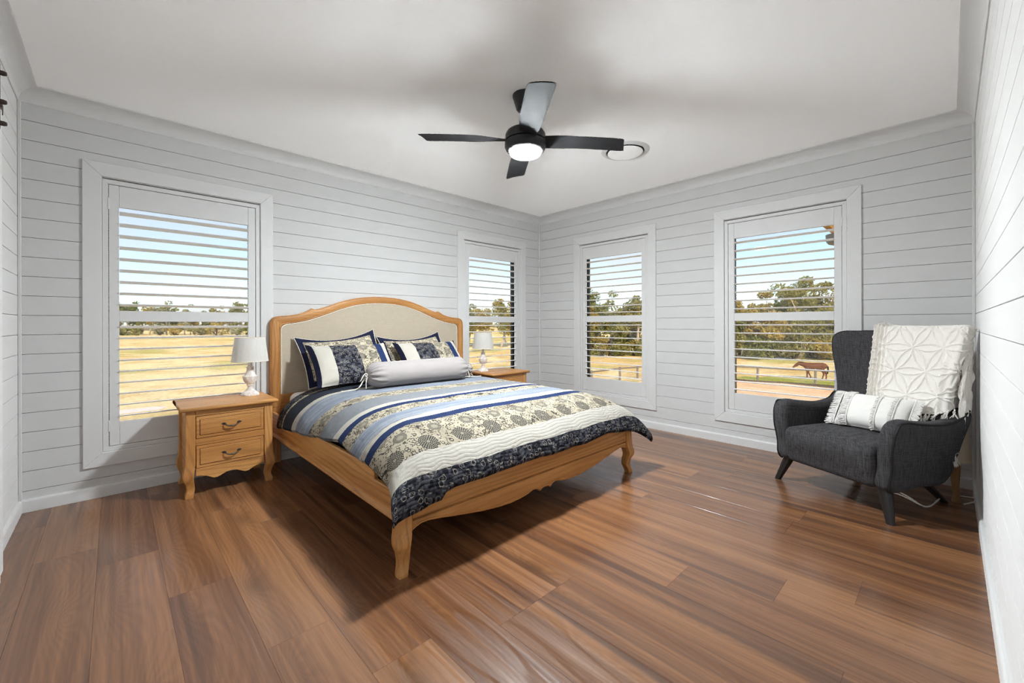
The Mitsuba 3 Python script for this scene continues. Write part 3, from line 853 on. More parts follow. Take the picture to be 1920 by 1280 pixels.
def cabriole(x, y, sx, sy, table, n=6, r=0.22):
    """A cabriole leg: a square section with rounded edges along a curve bowed outwards. table: (z, side, offset)."""
    t = np.array(table)
    zs = np.linspace(t[0, 0], t[-1, 0], 36)
    from scipy.interpolate import PchipInterpolator
    side, off = PchipInterpolator(t[:, 0], t[:, 1])(zs), PchipInterpolator(t[:, 0], t[:, 2])(zs)
    a = np.linspace(0, 2 * PI, 28, endpoint=False)
    sq = np.stack([np.sign(np.cos(a)) * np.abs(np.cos(a)) ** r, np.sign(np.sin(a)) * np.abs(np.sin(a)) ** r], 1)
    P = np.stack([np.stack([x + sx * o * 0.7 + sq[:, 0] * s / 2, y + sy * o * 0.7 + sq[:, 1] * s / 2, np.full(28, z)], 1) for z, s, o in zip(zs, side, off)])
    v, f = grid(P, close_u=True)
    v = np.vstack([v, P[0].mean(0), P[-1].mean(0)])
    k = len(v)
    caps = [(k - 2, (j + 1) % 28, j) for j in range(28)] + [(k - 1, 35 * 28 + j, 35 * 28 + (j + 1) % 28) for j in range(28)]
    return trimesh.Trimesh(v, np.vstack([f, caps]), process=False)


bedleg = [(0.0, 0.046, 0.022), (0.015, 0.049, 0.019), (0.035, 0.048, 0.010), (0.068, 0.052, 0.0), (0.107, 0.058, 0.006), (0.147, 0.070, 0.022), (0.175, 0.074, 0.018), (0.205, 0.073, 0.008), (0.25, 0.072, 0.002), (0.385, 0.071, 0.0)]
for s in (-1, 1):
    add(f'{bed}__leg', cabriole(BX + s * 0.988, -2.252, s, -1, bedleg), 'oak_z', 35)
add(f'{bed}__slat_base', bx(BX - 0.984, BX + 0.984, -2.249, -0.066, 0.30, 0.345), 'oak_groove')
mat_ = rbox(BX - 0.885, BX + 0.885, -2.02, -0.075, 0.346, 0.596, 0.06, 20)
tag(add('mattress', mat_, 'white_sheet', True), 'white sheeted mattress showing beside the pillows at the head of the bed', 'mattress')

# ------------------------------------------------------------------ quilt
from scipy.interpolate import PchipInterpolator
FOOT = np.array([(-0.30, .652), (-.6, .666), (-1.2, .669), (-1.7, .660), (-1.95, .639), (-2.1, .604), (-2.22, .547), (-2.298, .472), (-2.333, .392), (-2.343, .33), (-2.346, .20)])
fs = np.concatenate([[0], np.cumsum(np.hypot(*np.diff(FOOT, axis=0).T))]) + 0.30
foot_y, foot_z = PchipInterpolator(fs, FOOT[:, 0]), PchipInterpolator(fs, FOOT[:, 1])
SIDE = np.array([(0, 0.0), (.55, -.004), (.75, -.022), (.86, -.055), (.94, -.105), (0.995, -.165), (1.025, -.225), (1.038, -.29), (1.042, -.36), (1.044, -.5)])
ss = np.concatenate([[0], np.cumsum(np.hypot(*np.diff(SIDE, axis=0).T))])
side_x, side_d = PchipInterpolator(ss, SIDE[:, 0]), PchipInterpolator(ss, SIDE[:, 1])


def drop_to_arc(tab, s, depth):
    q = np.linspace(0.5, s[-1], 4000)
    return np.interp(depth, -PchipInterpolator(s, tab)(q), q)


edge_y = np.array([0.30, .457, .703, 1.018, 1.335, 1.505, 1.651, 1.836, 1.978, 2.149, 2.30, 2.5])
edge_z = np.array([.375, .387, .406, .433, .464, .490, .468, .466, .448, .424, .40, .39])
edge_x = BX + np.array([-1.2, -1.05, -.978, -.915, -.855, -.824, -.766, -.615, -.36, -.11, .18, .46, .65, .91, 1.05, 1.2])
edge_fz = np.array([.300, .310, .325, .338, .342, .372, .382, .384, .386, .387, .382, .388, .40, .372, .34, .33])
NV, NU = 330, 340
A_side = drop_to_arc(SIDE[:, 1], ss, 0.665 - np.interp(np.linspace(0.30, 2.5, NV), edge_y, edge_z))
fq = np.linspace(1.9, fs[-1], 4000)
a_lin = np.linspace(-1, 1, NU)
P, UV = np.zeros((NV, NU, 3)), np.zeros((NV, NU, 2))
B_end = np.interp(np.interp(BX + np.sign(a_lin) * side_x(np.abs(a_lin) * 1.2), edge_x, edge_fz), foot_z(fq)[::-1], fq[::-1])
for i in range(NV):
    q = i / (NV - 1)
    b = 0.30 + (B_end - 0.30) * q
    amax = np.interp(b, np.linspace(0.30, 2.5, NV), A_side)
    a = a_lin * amax
    x, dx = side_x(np.abs(a)), -side_d(np.abs(a))
    y, z = foot_y(b), foot_z(b)
    dz = 0.669 - z
    d = (dx ** 3.2 + np.maximum(dz, 0) ** 3.2) ** (1 / 3.2)
    d = np.where(dz < 0.02, dx + dz, d)
    corner = smooth_np(0.10, 0.30, dx) * smooth_np(0.10, 0.28, dz)
    flare = 1 + 0.04 * corner
    P[i] = np.stack([BX + np.sign(a) * x * flare, y * (1 + 0.012 * corner), 0.669 - d], 1)
    UV[i] = np.stack([a, b], 1)
# cloth: soft waves, and folds that run down the hanging edges
w = meshkit.fbm(np.stack([UV[..., 0] * 3.1, UV[..., 1] * 3.1, UV[..., 0] * 0 + 4], -1)) - 0.5
hang_f = smooth_np(2.20, 2.42, UV[..., 1])
hang_s = smooth_np(0.92, 1.12, np.abs(UV[..., 0]))
ripple = meshkit.noise(np.stack([UV[..., 0] * 9, UV[..., 1] * 1.0, UV[..., 0] * 0 + 1], -1)) - 0.5
ripple2 = meshkit.noise(np.stack([UV[..., 1] * 7.5, UV[..., 0] * 0.6, UV[..., 0] * 0 + 2], -1)) - 0.5
P[..., 2] += 0.016 * w * (1 - hang_f) * (1 - hang_s)
P[..., 1] -= 0.035 * hang_f * (ripple + 0.15) * (1 - hang_s * 0.6)
P[..., 0] += np.sign(UV[..., 0]) * 0.030 * hang_s * (ripple2 + 0.1)
# the corner on the far side stands out in a point, the near one hangs against its leg
far = smooth_np(0.85, 1.12, UV[..., 0]) * smooth_np(2.0, 2.42, UV[..., 1])
P[..., 0] += 0.085 * far
P[..., 1] -= 0.02 * far
P[..., 2] -= 0.05 * far ** 2
near = smooth_np(0.95, 1.15, -UV[..., 0]) * smooth_np(2.15, 2.42, UV[..., 1])
P[..., 2] += 0.030 * near
P[..., 0] -= 0.02 * near
quv = UV.reshape(-1, 2)
low = P.copy()
low[..., 2] -= 0.016
low[..., 1] += 0.010 * hang_f
low[..., 0] -= np.sign(UV[..., 0]) * 0.010 * hang_s
v0, f0 = grid(P)
v1, f1 = grid(low)
k = len(v0)
rim = [i * NU for i in range(NV)] + [(NV - 1) * NU + j for j in range(1, NU)] + [i * NU + NU - 1 for i in range(NV - 2, -1, -1)] + list(range(NU - 2, 0, -1))
rf = []
for a_, b_ in zip(rim, rim[1:] + rim[:1]):
    rf += [(a_, b_, b_ + k), (a_, b_ + k, a_ + k)]
qm = trimesh.Trimesh(np.vstack([v0, v1]), np.vstack([f0, f1[:, ::-1], rf]) if False else np.vstack([f0, f1[:, ::-1] + k, rf]), process=False)

NAVY, BLUEGREY, IVORY, CREAMF, INK, GREYBLUE = (srgb(*c) for c in (NAVY_S, BLUE_S, (243, 236, 223), (232, 219, 194), (30, 28, 32), GREY_S))


def floral(u, v, k=0.0):
    """Printed cloth: cream with scrolling stems, dots and soft grey leaves."""
    n1 = fbm(u * 24 + k, v * 24, 1.0, 2)
    stem = dr.abs(n1 - 0.5) * (1.0 + 0 * u)
    ring1, _, r1 = voronoi(u * 34 + 3, v * 34)
    scroll = dr.abs(ring1 - 0.30 - 0.05 * r1)
    cut = noise(u * 40 + 9, v * 40, 4.0)
    d0, _, r0 = voronoi(u * 62 + 11, v * 62 + 4)
    lines = dr.maximum(smoothstep(0.055, 0.025, stem) * smoothstep(0.42, 0.56, cut), smoothstep(0.11, 0.055, scroll) * smoothstep(0.40, 0.55, noise(u * 30, v * 30 + 7, 8.0)) * dr.select(r1 > 0.35, 1.0, 0.0))
    dots = smoothstep(0.30, 0.21, d0) * dr.select(r0 > 0.52, 1.0, 0.0)
    c = mix(CREAMF, srgb(196, 182, 158), 0.6 * smoothstep(0.58, 0.72, fbm(u * 9 + 4, v * 9, 6.0, 2)))
    return mix(c, INK, 0.88 * dr.maximum(lines, dots))


def medallion(c, u, v, r, hollow, ink=1.0):
    """A chrysanthemum of dark petals in rings; u, v from its centre, r its radius."""
    d = dr.sqrt(dr.square(u) + dr.square(v)) / r
    an = dr.atan2(v, u)
    k = dr.floor(d * 6.0)
    cnt = 5.0 + 4.0 * k
    ph = an * cnt / (2 * PI) + 0.5 * k
    fa = dr.abs(ph - dr.floor(ph) - 0.5) * 2
    fr = dr.abs(d * 6.0 - k - 0.5) * 2
    petal = smoothstep(0.95, 0.62, dr.sqrt(dr.square(fa) + dr.square(fr) * 0.8))
    inside = smoothstep(1.03, 0.97, d)
    light = smoothstep(hollow + 0.06, hollow, d) * 0.85
    return mix(c, mix(srgb(205, 195, 175), INK, ink * petal * (1 - light)), inside)


def row_of(c, u, v, v0, pitch, shift, r, hollow, ink=1.0):
    x = (u - shift) / pitch
    return medallion(c, (x - dr.floor(x) - 0.5) * pitch, v - v0, r, hollow, ink)


def dark_floral(u, v, k=22.0):
    """Dark navy cloth with pale outlines of blossoms and a fine mottle."""
    f1, f2, r = voronoi(u * k, v * k)
    out = dr.abs(f1 - 0.30 - 0.05 * dr.sin(r * 40 + 12 * noise(u * k * 2, v * k * 2, 1.0)))
    petals = dr.abs(noise(u * k * 2.6, v * k * 2.6, 3.0) - 0.5)
    pale = dr.maximum(smoothstep(0.06, 0.025, out) * dr.select(r > 0.25, 1.0, 0.0), smoothstep(0.045, 0.018, petals) * smoothstep(0.33, 0.27, f1))
    base = mix(srgb(36, 38, 50), srgb(100, 101, 110), smoothstep(0.35, 0.7, fbm(u * 60, v * 60, 2.0, 2)))
    return mix(base, srgb(205, 196, 184), 0.72 * pale)


def speck(c, u, v, a=0.3):
    return mi.Color3f(c) * (1 - a / 2 + a * noise(u * 260, v * 260, 3.0))


def quilt_color(p, n, uv):
    u, v0 = uv.x, uv.y
    v = v0 + 0.006 * (noise(u * 6, 3.0, 1.0) - 0.5) + 0.004 * (noise(u * 22, 5.0, 2.0) - 0.5)
    fl = floral(u, v)
    med = row_of(fl, u, v, 2.178, 0.2215, -0.02, 0.056, 0.12)
    med = row_of(med, u, v, 2.062, 0.2215, 0.09, 0.042, 0.42, 0.85)
    med = row_of(med, u, v, 1.968, 0.2215, 0.02, 0.036, 0.5, 0.55)
    flB = row_of(fl, u, v, 1.632, 0.21, 0.03, 0.034, 0.45, 0.6)
    flA = row_of(fl, u, v, 1.16, 0.23, 0.05, 0.042, 0.3, 0.8)
    blue = speck(mix(BLUEGREY, srgb(190, 197, 208), smoothstep(0.4, 0.7, noise(u * 5, v * 90, 1.0))), u, v, 0.22)
    grey = speck(GREYBLUE, u, v, 0.3)
    navy = speck(NAVY, u, v, 0.5)
    dark = dark_floral(u, v)
    slate = speck(srgb(62, 68, 80), u, v, 0.5)
    ivory = mi.Color3f(IVORY)
    c = dark
    for at, col in ((0.44, fl), (0.48, slate), (0.70, ivory), (0.775, blue), (1.075, flA), (1.235, grey), (1.455, ivory), (1.515, navy), (1.575, flB), (1.70, blue), (1.835, ivory), (1.912, navy), (1.975, med), (2.235, ivory), (2.352, dark)):
        c = mix(c, col, smoothstep(at - 0.0012, at + 0.0012, v))
    return c * BED_K


def quilt_relief(p, n, uv):
    u, v = uv.x, uv.y
    return 0.6 * dr.sqrt(dr.abs(dr.sin(v * 150 + 5 * noise(u * 14, v * 9, 1.0)))) + 0.7 * fbm(u * 42, v * 42, 2.0, 2)


bsdf('quilt_cloth', {'type': 'twosided', 'bsdf': {'type': 'bumpmap', 'arbitrary': proc(quilt_relief, 2e-3), 'scale': 0.0045,
     'bsdf': {'type': 'principled', 'base_color': proc(quilt_color), 'roughness': 0.9, 'specular': 0.15, 'sheen': 0.2}}})
tag(add('quilt', qm, 'quilt_cloth', True, uv=np.vstack([quv, quv])), 'blue, cream and floral striped quilt spread over the bed', 'quilt')


# ------------------------------------------------------------------ pillows and bolster
def pillow(w, h, t, flange, n=56, slump=0.0, pinch=0.06, sag=0.0):
    """A pillow standing on its lower edge, facing -y, x across, z up: front and back face, flat flange all round. Returns mesh and uv (metres)."""
    g = np.linspace(-1, 1, n)
    gu, gv = np.meshgrid(g, g, indexing='ij')
    e = 1 - 2 * flange / w, 1 - 2 * flange / h
    a, b = np.clip(np.abs(gu) / e[0], 0, 1), np.clip(np.abs(gv) / e[1], 0, 1)
    bulge = np.sqrt(np.maximum(1 - a ** 2.6, 0)) ** 0.9 * np.sqrt(np.maximum(1 - b ** 2.6, 0)) ** 0.9
    x = gu * w / 2 * (1 - pinch * (1 - gv ** 2) * np.abs(gu) ** 3 * 0.6)
    z = gv * h / 2 * (1 - pinch * (1 - gu ** 2) * np.abs(gv) ** 3)
    z = z - sag * (1 - gu ** 2) * ((gv + 1) / 2) ** 2
    wr = meshkit.fbm(np.stack([gu * 2.3 + w * 7, gv * 2.3, gu * 0 + t * 9], -1)) - 0.5
    faces = []
    for s in (-1, 1):
        y = s * (t / 2 * bulge + 0.0035) + 0.012 * wr * (1 if s < 0 else 0.6) * bulge ** 0.5 + slump * (gv + 1) ** 2 * 0.25 * 0.1
        faces.append(np.stack([x, y, z], -1))
    v0, f0 = grid(faces[0])
    v1, f1 = grid(faces[1])
    k = len(v0)
    rim = [i * n for i in range(n)] + [(n - 1) * n + j for j in range(1, n)] + [i * n + n - 1 for i in range(n - 2, -1, -1)] + list(range(n - 2, 0, -1))
    rf = []
    for p_, q_ in zip(rim, rim[1:] + rim[:1]):
        rf += [(p_, q_, q_ + k), (p_, q_ + k, p_ + k)]
    m = trimesh.Trimesh(np.vstack([v0, v1]), np.vstack([f0, f1[:, ::-1] + k, rf]), process=False)
    uv = np.stack([gu.ravel() * w / 2, gv.ravel() * h / 2], 1)
    return m, np.vstack([uv, uv])


def lean(m, x, y, z, back, roll=0.0, yaw=0.0):
    """Leans the pillow back by an angle (its top towards +y) and stands its lower edge at (x, y, z)."""
    m = m.copy()
    z0 = m.vertices[:, 2].min()
    m.apply_translation((0, 0, -z0))
    for ang, ax in ((-back, (1, 0, 0)), (roll, (0, 1, 0)), (yaw, (0, 0, 1))):
        m.apply_transform(trimesh.transformations.rotation_matrix(math.radians(ang), ax))
    m.apply_translation((x, y, z))
    return m


SH_W, SH_H = 0.74, 0.52


def sham_color(p, n, uv):
    u, v = uv.x, uv.y
    c = row_of(floral(u + 2, v + 3), u, v, 0.10, 0.155, 0.03, 0.040, 0.15, 0.8)
    c = row_of(c, u, v, 0.0, 0.155, 0.10, 0.040, 0.3, 0.8)
    c = row_of(c, u, v, 0.17, 0.155, 0.10, 0.036, 0.4, 0.6)
    edge = dr.maximum(dr.abs(u) - (SH_W / 2 - 0.055), dr.abs(v) - (SH_H / 2 - 0.055))
    rim_ = dr.maximum(dr.abs(u) - SH_W / 2, dr.abs(v) - SH_H / 2)
    c = mix(c, speck(srgb(38, 42, 68), u, v, 0.5), smoothstep(-0.001, 0.001, edge))
    return mix(c, IVORY, smoothstep(-0.007, -0.006, rim_)) * SHAM_K


FP_W, FP_H = 0.73, 0.45


def band_pillow_color(p, n, uv):
    u, v = uv.x, uv.y
    fl = row_of(floral(u + 5, v + 1), u, v, 0.02, 0.12, -0.03, 0.040, 0.2, 0.8)
    fl = row_of(fl, u, v, 0.13, 0.12, 0.03, 0.040, 0.35, 0.7)
    c = speck(srgb(36, 38, 62), u, v, 0.5)
    for at, col in ((-0.33, mi.Color3f(IVORY)), (-0.195, dark_floral(u + 1, v, 30.0)), (0.03, fl), (0.212, speck(NAVY, u, v, 0.4)), (0.285, mi.Color3f(IVORY)), (0.345, speck(srgb(36, 38, 62), u, v, 0.5))):
        c = mix(c, col, smoothstep(at - 0.001, at + 0.001, u))
    return c * PILLOW_K


def cloth_relief(p, n, uv):
    return fbm(uv.x * 45, uv.y * 45, 2.0, 2)


for nm, fn in (('sham_cloth', sham_color), ('band_cloth', band_pillow_color)):
    bsdf(nm, {'type': 'twosided', 'bsdf': {'type': 'bumpmap', 'arbitrary': proc(cloth_relief, 2e-3), 'scale': 0.002,
         'bsdf': {'type': 'principled', 'base_color': proc(fn), 'roughness': 0.9, 'specular': 0.15}}})
sm, suv = pillow(SH_W, SH_H, 0.15, 0.05, 60, pinch=0.11, sag=0.05)
fm, fuv = pillow(FP_W, FP_H, 0.17, 0.012, 60, pinch=0.10, sag=0.012)
tag(add('sham_pillow', lean(sm, -2.865, -0.365, 0.672, 33, -5), 'sham_cloth', True, uv=suv), 'cream floral pillow with navy border at the left, leaning on the headboard', 'pillow', 'floral pillows against the headboard')
tag(add('sham_pillow', lean(sm, -2.115, -0.365, 0.655, 34, -3), 'sham_cloth', True, uv=suv), 'cream floral pillow with navy border at the right, leaning on the headboard', 'pillow', 'floral pillows against the headboard')
tag(add('striped_pillow', lean(fm, -2.865, -0.565, 0.672, 42, 0), 'band_cloth', True, uv=fuv), 'navy, cream and floral banded pillow at the left, behind the tied end of the bolster', 'pillow', 'banded pillows on the bed')
tag(add('striped_pillow', lean(fm, -2.06, -0.565, 0.668, 42, 0), 'band_cloth', True, uv=fuv), 'navy, cream and floral banded pillow at the right, in front of the right floral pillow', 'pillow', 'banded pillows on the bed')

principled('bolster_cloth', srgb(152, 146, 144), 0.8, 0.15)
bol = thing('bolster', 'pale grey bolster cushion with gathered tied ends lying on the quilt', 'bolster')
n, m = 110, 96
P = np.zeros((n, m, 3))
L, R = 0.488, 0.108
for i in range(n):
    q = -1 + 2 * i / (n - 1)
    x = q * L
    e = max(0.0, (abs(q) - 0.70) / 0.30)
    rad = R * math.sqrt(max(0.0, 1 - e ** 2.4)) + 0.012 * (e > 0.0) * e
    ang = np.linspace(0, 2 * PI, m, endpoint=False)
    pl = 1 + 0.10 * e * np.sin(ang * 17 + 2 * np.sin(ang * 3)) + 0.020 * (meshkit.fbm(np.stack([ang * 0 + q * 3, np.cos(ang) * 1.5, np.sin(ang) * 1.5], -1)) - 0.5) * 2
    P[i] = np.stack([np.full(m, x), rad * pl * np.cos(ang), rad * 0.94 * pl * np.sin(ang)], 1)
v, f = grid(P, close_u=True)
bm = trimesh.Trimesh(np.vstack([v, P[0].mean(0), P[-1].mean(0)]), np.vstack([f, [(len(v), (j + 1) % m, j) for j in range(m)], [(len(v) + 1, (n - 1) * m + j, (n - 1) * m + (j + 1) % m) for j in range(m)]]), process=False)
trimesh.repair.fix_normals(bm)
bmat = trimesh.transformations.rotation_matrix(0.0, (0, 0, 1))
bmat[:3, 3] = (-2.46, -0.845, 0.775)
bmat = bmat @ trimesh.transformations.rotation_matrix(0.0, (0, 1, 0))
add(f'{bol}__body', place(bm, bmat), 'bolster_cloth', True)
for s in (-1, 1):
    ruff = lathe([(0.014, 0), (0.016, 0.012), (0.030, 0.040), (0.036, 0.055), (0.028, 0.042), (0.012, 0.016)], 26)
    rv = np.array(ruff.vertices)
    an = np.arctan2(rv[:, 1], rv[:, 0])
    rv[:, :2] *= (1 + 0.16 * np.sin(an * 7))[:, None] * np.array([[1.0, 0.6]]) if s < 0 else (1 + 0.16 * np.sin(an * 7))[:, None] * 1.35
    if s < 0:
        rv[:, 2] *= 0.55
    ruff.vertices = np.stack([s * (L - 0.004 + rv[:, 2]), rv[:, 0], rv[:, 1] - 0.02 * rv[:, 2] / 0.05], 1)
    add(f'{bol}__ruffle', place(ruff, bmat), 'bolster_cloth', True)
    tie = [tube([(s * (L - 0.004), 0.016 * math.cos(t), 0.016 * math.sin(t)) for t in np.linspace(0, 2 * PI, 18)], 0.0042, 6)]
    for e_ in (((0.02, -0.01, -0.02), (0.05, -0.015, -0.055), (0.075, -0.02, -0.085)), ((0.01, -0.02, -0.025), (0.02, -0.03, -0.06), (0.022, -0.035, -0.098)), ((0.02, 0.0, -0.03), (0.06, -0.0, -0.085), (0.12, 0.005, -0.105), (0.2, 0.005, -0.103)), ((0.02, -0.02, 0.02), (0.045, -0.03, 0.0), (0.065, -0.03, -0.035))):
        pts = [(s * (L - 0.004), -0.012, -0.006)] + [(s * (L + a_), b_, c_) for a_, b_, c_ in e_]
        tie.append(tube(spline(pts, 18), 0.0035, 6))
    add(f'{bol}__tie_cord', place(cat(tie), bmat), 'cream_cord', True)

# ------------------------------------------------------------------ bedside tables and lamps
principled('aged_brass', srgb(48, 38, 30), 0.45, 0.5)
LEGT = [(0.0, 0.046, 0.010), (0.012, 0.048, 0.010), (0.055, 0.044, -0.004), (0.10, 0.050, 0.006), (0.135, 0.060, 0.018), (0.17, 0.062, 0.016), (0.22, 0.059, 0.004), (0.30, 0.056, 0.0), (0.592, 0.056, 0.0)]


def bedside(cx, label):
    t = thing('bedside_table', label, 'bedside table', None)
    w = 0.2635                                                          # half width over the legs
    yf, yb = -0.478, -0.045
    top = [(-w - 0.032, -0.508), (w + 0.032, -0.508), (w + 0.032, -0.028), (-w - 0.032, -0.028)]
    m = bevel_prism([(cx + x, y) for x, y in top], 0.027, 0.010, 4)
    v = m.vertices.copy()
    m.vertices = v + [0, 0, 0.5925]
    add(f'{t}__top', m, 'oak_x', 40)
    for sx in (-1, 1):
        for sy in (-1, 1):
            y = (yf + 0.028) if sy < 0 else (yb - 0.028)
            lg = cabriole(cx + sx * (w - 0.028), y, sx, sy * (1.0 if sy < 0 else 0.35), LEGT, r=0.16)
            add(f'{t}__leg', lg, 'oak_z', 35)
        add(f'{t}__side_panel', bx(cx + sx * (w - 0.016), cx + sx * (w - 0.034), yf + 0.055, yb - 0.055, 0.135, 0.5925, 0.002), 'oak_y', 20)
    add(f'{t}__back_panel', bx(cx - w + 0.05, cx + w - 0.05, yb - 0.012, yb - 0.024, 0.135, 0.5925), 'oak_x')
    x0, x1 = cx - w + 0.0565, cx + w - 0.0565
    add(f'{t}__carcass', bx(x0, x1, yf + 0.0245, yf + 0.029, 0.194, 0.554), 'oak_groove')
    for z0, z1 in ((0.5535, 0.5925), (0.352, 0.397)):
        add(f'{t}__drawer_rail', bx(x0, x1, yf + 0.004, yf + 0.03, z0, z1, 0.001), 'oak_x', 20)
    pts = [(-0.207, 0.143), (-0.18, 0.141), (-0.145, 0.131), (-0.105, 0.109), (-0.085, 0.108), (-0.06, 0.118), (-0.03, 0.133), (0.0, 0.137), (0.03, 0.133), (0.06, 0.118), (0.085, 0.108), (0.105, 0.109), (0.145, 0.131), (0.18, 0.141), (0.207, 0.143), (0.207, 0.1935), (-0.207, 0.1935)]
    add(f'{t}__apron', to_xz(bevel_prism([(cx + x, z) for x, z in pts], 0.022, 0.002), yf + 0.026), 'oak_x', 25)
    for z0, z1 in ((0.400, 0.5505), (0.1965, 0.349)):
        d = add(f'{t}__drawer', cat([bx(x0 + 0.003, x1 - 0.003, yf + 0.003, yf + 0.024, z0, z1, 0.0015),
                                     bx(x0 + 0.024, x1 - 0.024, yf - 0.003, yf + 0.004, z0 + 0.022, z1 - 0.022, 0.0028)]), 'oak_x', 20)
        add(f'{d}__panel_groove', cat([bx(x0 + 0.0215, x1 - 0.0215, yf + 0.0024, yf + 0.006, a, b) for a, b in ((z0 + 0.0195, z0 + 0.022), (z1 - 0.022, z1 - 0.0195))] +
                                      [bx(a, b, yf + 0.0024, yf + 0.006, z0 + 0.0195, z1 - 0.0195) for a, b in ((x0 + 0.0215, x0 + 0.024), (x1 - 0.024, x1 - 0.0215))]), 'oak_groove')
        zc = (z0 + z1) / 2 + 0.002
        yh = yf - 0.0035
        hp = [tube(spline([(cx - 0.042, yh - 0.004, zc + 0.004), (cx - 0.036, yh - 0.018, zc - 0.004), (cx - 0.018, yh - 0.023, zc - 0.013), (cx, yh - 0.024, zc - 0.015), (cx + 0.018, yh - 0.023, zc - 0.013), (cx + 0.036, yh - 0.018, zc - 0.004), (cx + 0.042, yh - 0.004, zc + 0.004)], 30), np.interp(np.linspace(0, 1, 30), [0, .3, .5, .7, 1], [.0032, .0045, .0062, .0045, .0032]), 8)]
        for s in (-1, 1):
            leaf = bevel_prism([(cx + s * 0.030, zc + 0.001), (cx + s * 0.040, zc - 0.007), (cx + s * 0.050, zc - 0.005), (cx + s * 0.064, zc + 0.004), (cx + s * 0.050, zc + 0.011), (cx + s * 0.040, zc + 0.011)], 0.004, 0.0012)
            hp.append(to_xz(leaf, yh + 0.003))
        add(f'{d}__handle', cat(hp), 'aged_brass', 35)
    return t


bedside(-3.7915, 'oak bedside table with two drawers under the shuttered window, left of the bed')
bedside(-1.022, 'oak bedside table half hidden behind the bed, near the room corner')


def lampbase_color(p, n, uv):
    w = fbm(p.x * 60, p.y * 60, p.z * 25, 3)
    return mix(srgb(214, 203, 194), srgb(236, 230, 224), smoothstep(0.35, 0.65, w)) * (0.93 + 0.12 * noise(p.x * 300, p.y * 300, p.z * 40))


def shade_color(p, n, uv):
    t = 0.5 * noise(p.x * 500, p.y * 500, p.z * 40) + 0.5 * noise(p.x * 25, p.y * 25, p.z * 700)
    return mi.Color3f(srgb(226, 224, 219)) * (0.88 + 0.2 * t)


principled('lamp_wood', proc(lampbase_color), 0.6, 0.3)
bsdf('shade_cloth', {'type': 'principledthin', 'base_color': proc(shade_color), 'roughness': 0.9, 'diff_trans': 0.5})


def table_lamp(x, y, label, z=0.6195, k=1.0):
    t = thing('table_lamp', label, 'lamp', None)
    pr = [(0, 0), (0.074, 0), (0.0755, 0.006), (0.073, 0.012), (0.066, 0.016), (0.062, 0.022), (0.045, 0.031), (0.030, 0.043), (0.024, 0.056), (0.0215, 0.066), (0.026, 0.073), (0.030, 0.076), (0.026, 0.080), (0.026, 0.084),
          (0.036, 0.092), (0.050, 0.106), (0.0575, 0.122), (0.0595, 0.136), (0.0590, 0.139), (0.061, 0.141), (0.061, 0.146), (0.0575, 0.149), (0.050, 0.152), (0.042, 0.160), (0.0345, 0.174), (0.029, 0.192), (0.0275, 0.206), (0.031, 0.212), (0.031, 0.217), (0.024, 0.221), (0.018, 0.2215), (0.0, 0.2215)]
    pr = [(r_ * 0.86, z_ * 1.04) for r_, z_ in pr]
    add(f'{t}__base', lathe(pr, 44, (x, y, z)), 'lamp_wood', 35)
    add(f'{t}__stem', lathe([(0, 0.2300), (0.0115, 0.2300), (0.0115, 0.280), (0.018, 0.282), (0.018, 0.32), (0, 0.322)], 20, (x, y, z)), 'lamp_wood', 30)
    z0, z1, r0, r1 = 0.272, 0.460, 0.129, 0.105
    sh = add(f'{t}__shade', lathe([(r0, z + z0), (r1, z + z1)], 56, (x, y, 0)), 'shade_cloth', True)
    hoop = [tube([(x + r * math.cos(a), y + r * math.sin(a), z + zz) for a in np.linspace(0, 2 * PI, 50)], 0.0026, 6) for r, zz in ((r0, z0), (r1, z1))]
    for a in (0.3, 0.3 + 2 * PI / 3, 0.3 + 4 * PI / 3):
        hoop.append(tube([(x, y, z + 0.315), (x + r1 * math.cos(a), y + r1 * math.sin(a), z + z1 - 0.012)], 0.0018, 6))
    add(f'{sh}__ring', cat(hoop), 'cream_cord', True)
    return t


table_lamp(-3.612, -0.165, 'turned whitewashed table lamp with a pale drum shade on the left bedside table')
table_lamp(-1.185, -0.165, 'turned whitewashed table lamp in front of the window between bed and corner')

# ------------------------------------------------------------------ armchair in the corner: local frame s (to its right front leg), t (backwards), z
CO, CU, CB = np.array([-0.972, -3.475, 0.0]), np.array([-0.4562, -0.8899, 0.0]), np.array([0.8899, -0.4562, 0.0])
CM = np.eye(4)
CM[:3, 0], CM[:3, 1], CM[:3, 3] = CU, CB, CO       # x = s, y = t: determinant (CU x CB).z
CM[:3, 2] = (0, 0, 1)
FLIP = np.cross(CU, CB)[2] < 0


def chairm(m):
    r = place(m, CM)
    return r


def weave_color(p, n, uv):
    s = p.x * float(CU[0]) + p.y * float(CU[1])
    t = p.x * float(CB[0]) + p.y * float(CB[1])
    a = s + t
    v = noise(a * 330, p.z * 26, t * 60 + 3) * 0.55 + noise(a * 20, p.z * 330, s * 40) * 0.35 + 0.1 * noise(a * 900, p.z * 900, s * 900)
    return mi.Color3f(srgb(*CHARCOAL)) * (0.45 + 1.1 * smoothstep(0.05, 1.0, v))


def weave_relief(p, n, uv):
    s = p.x * float(CU[0]) + p.y * float(CU[1])
    t = p.x * float(CB[0]) + p.y * float(CB[1])
    return noise((s + t) * 420, p.z * 60, 1.0) + noise((s + t) * 60, p.z * 420, s * 60)


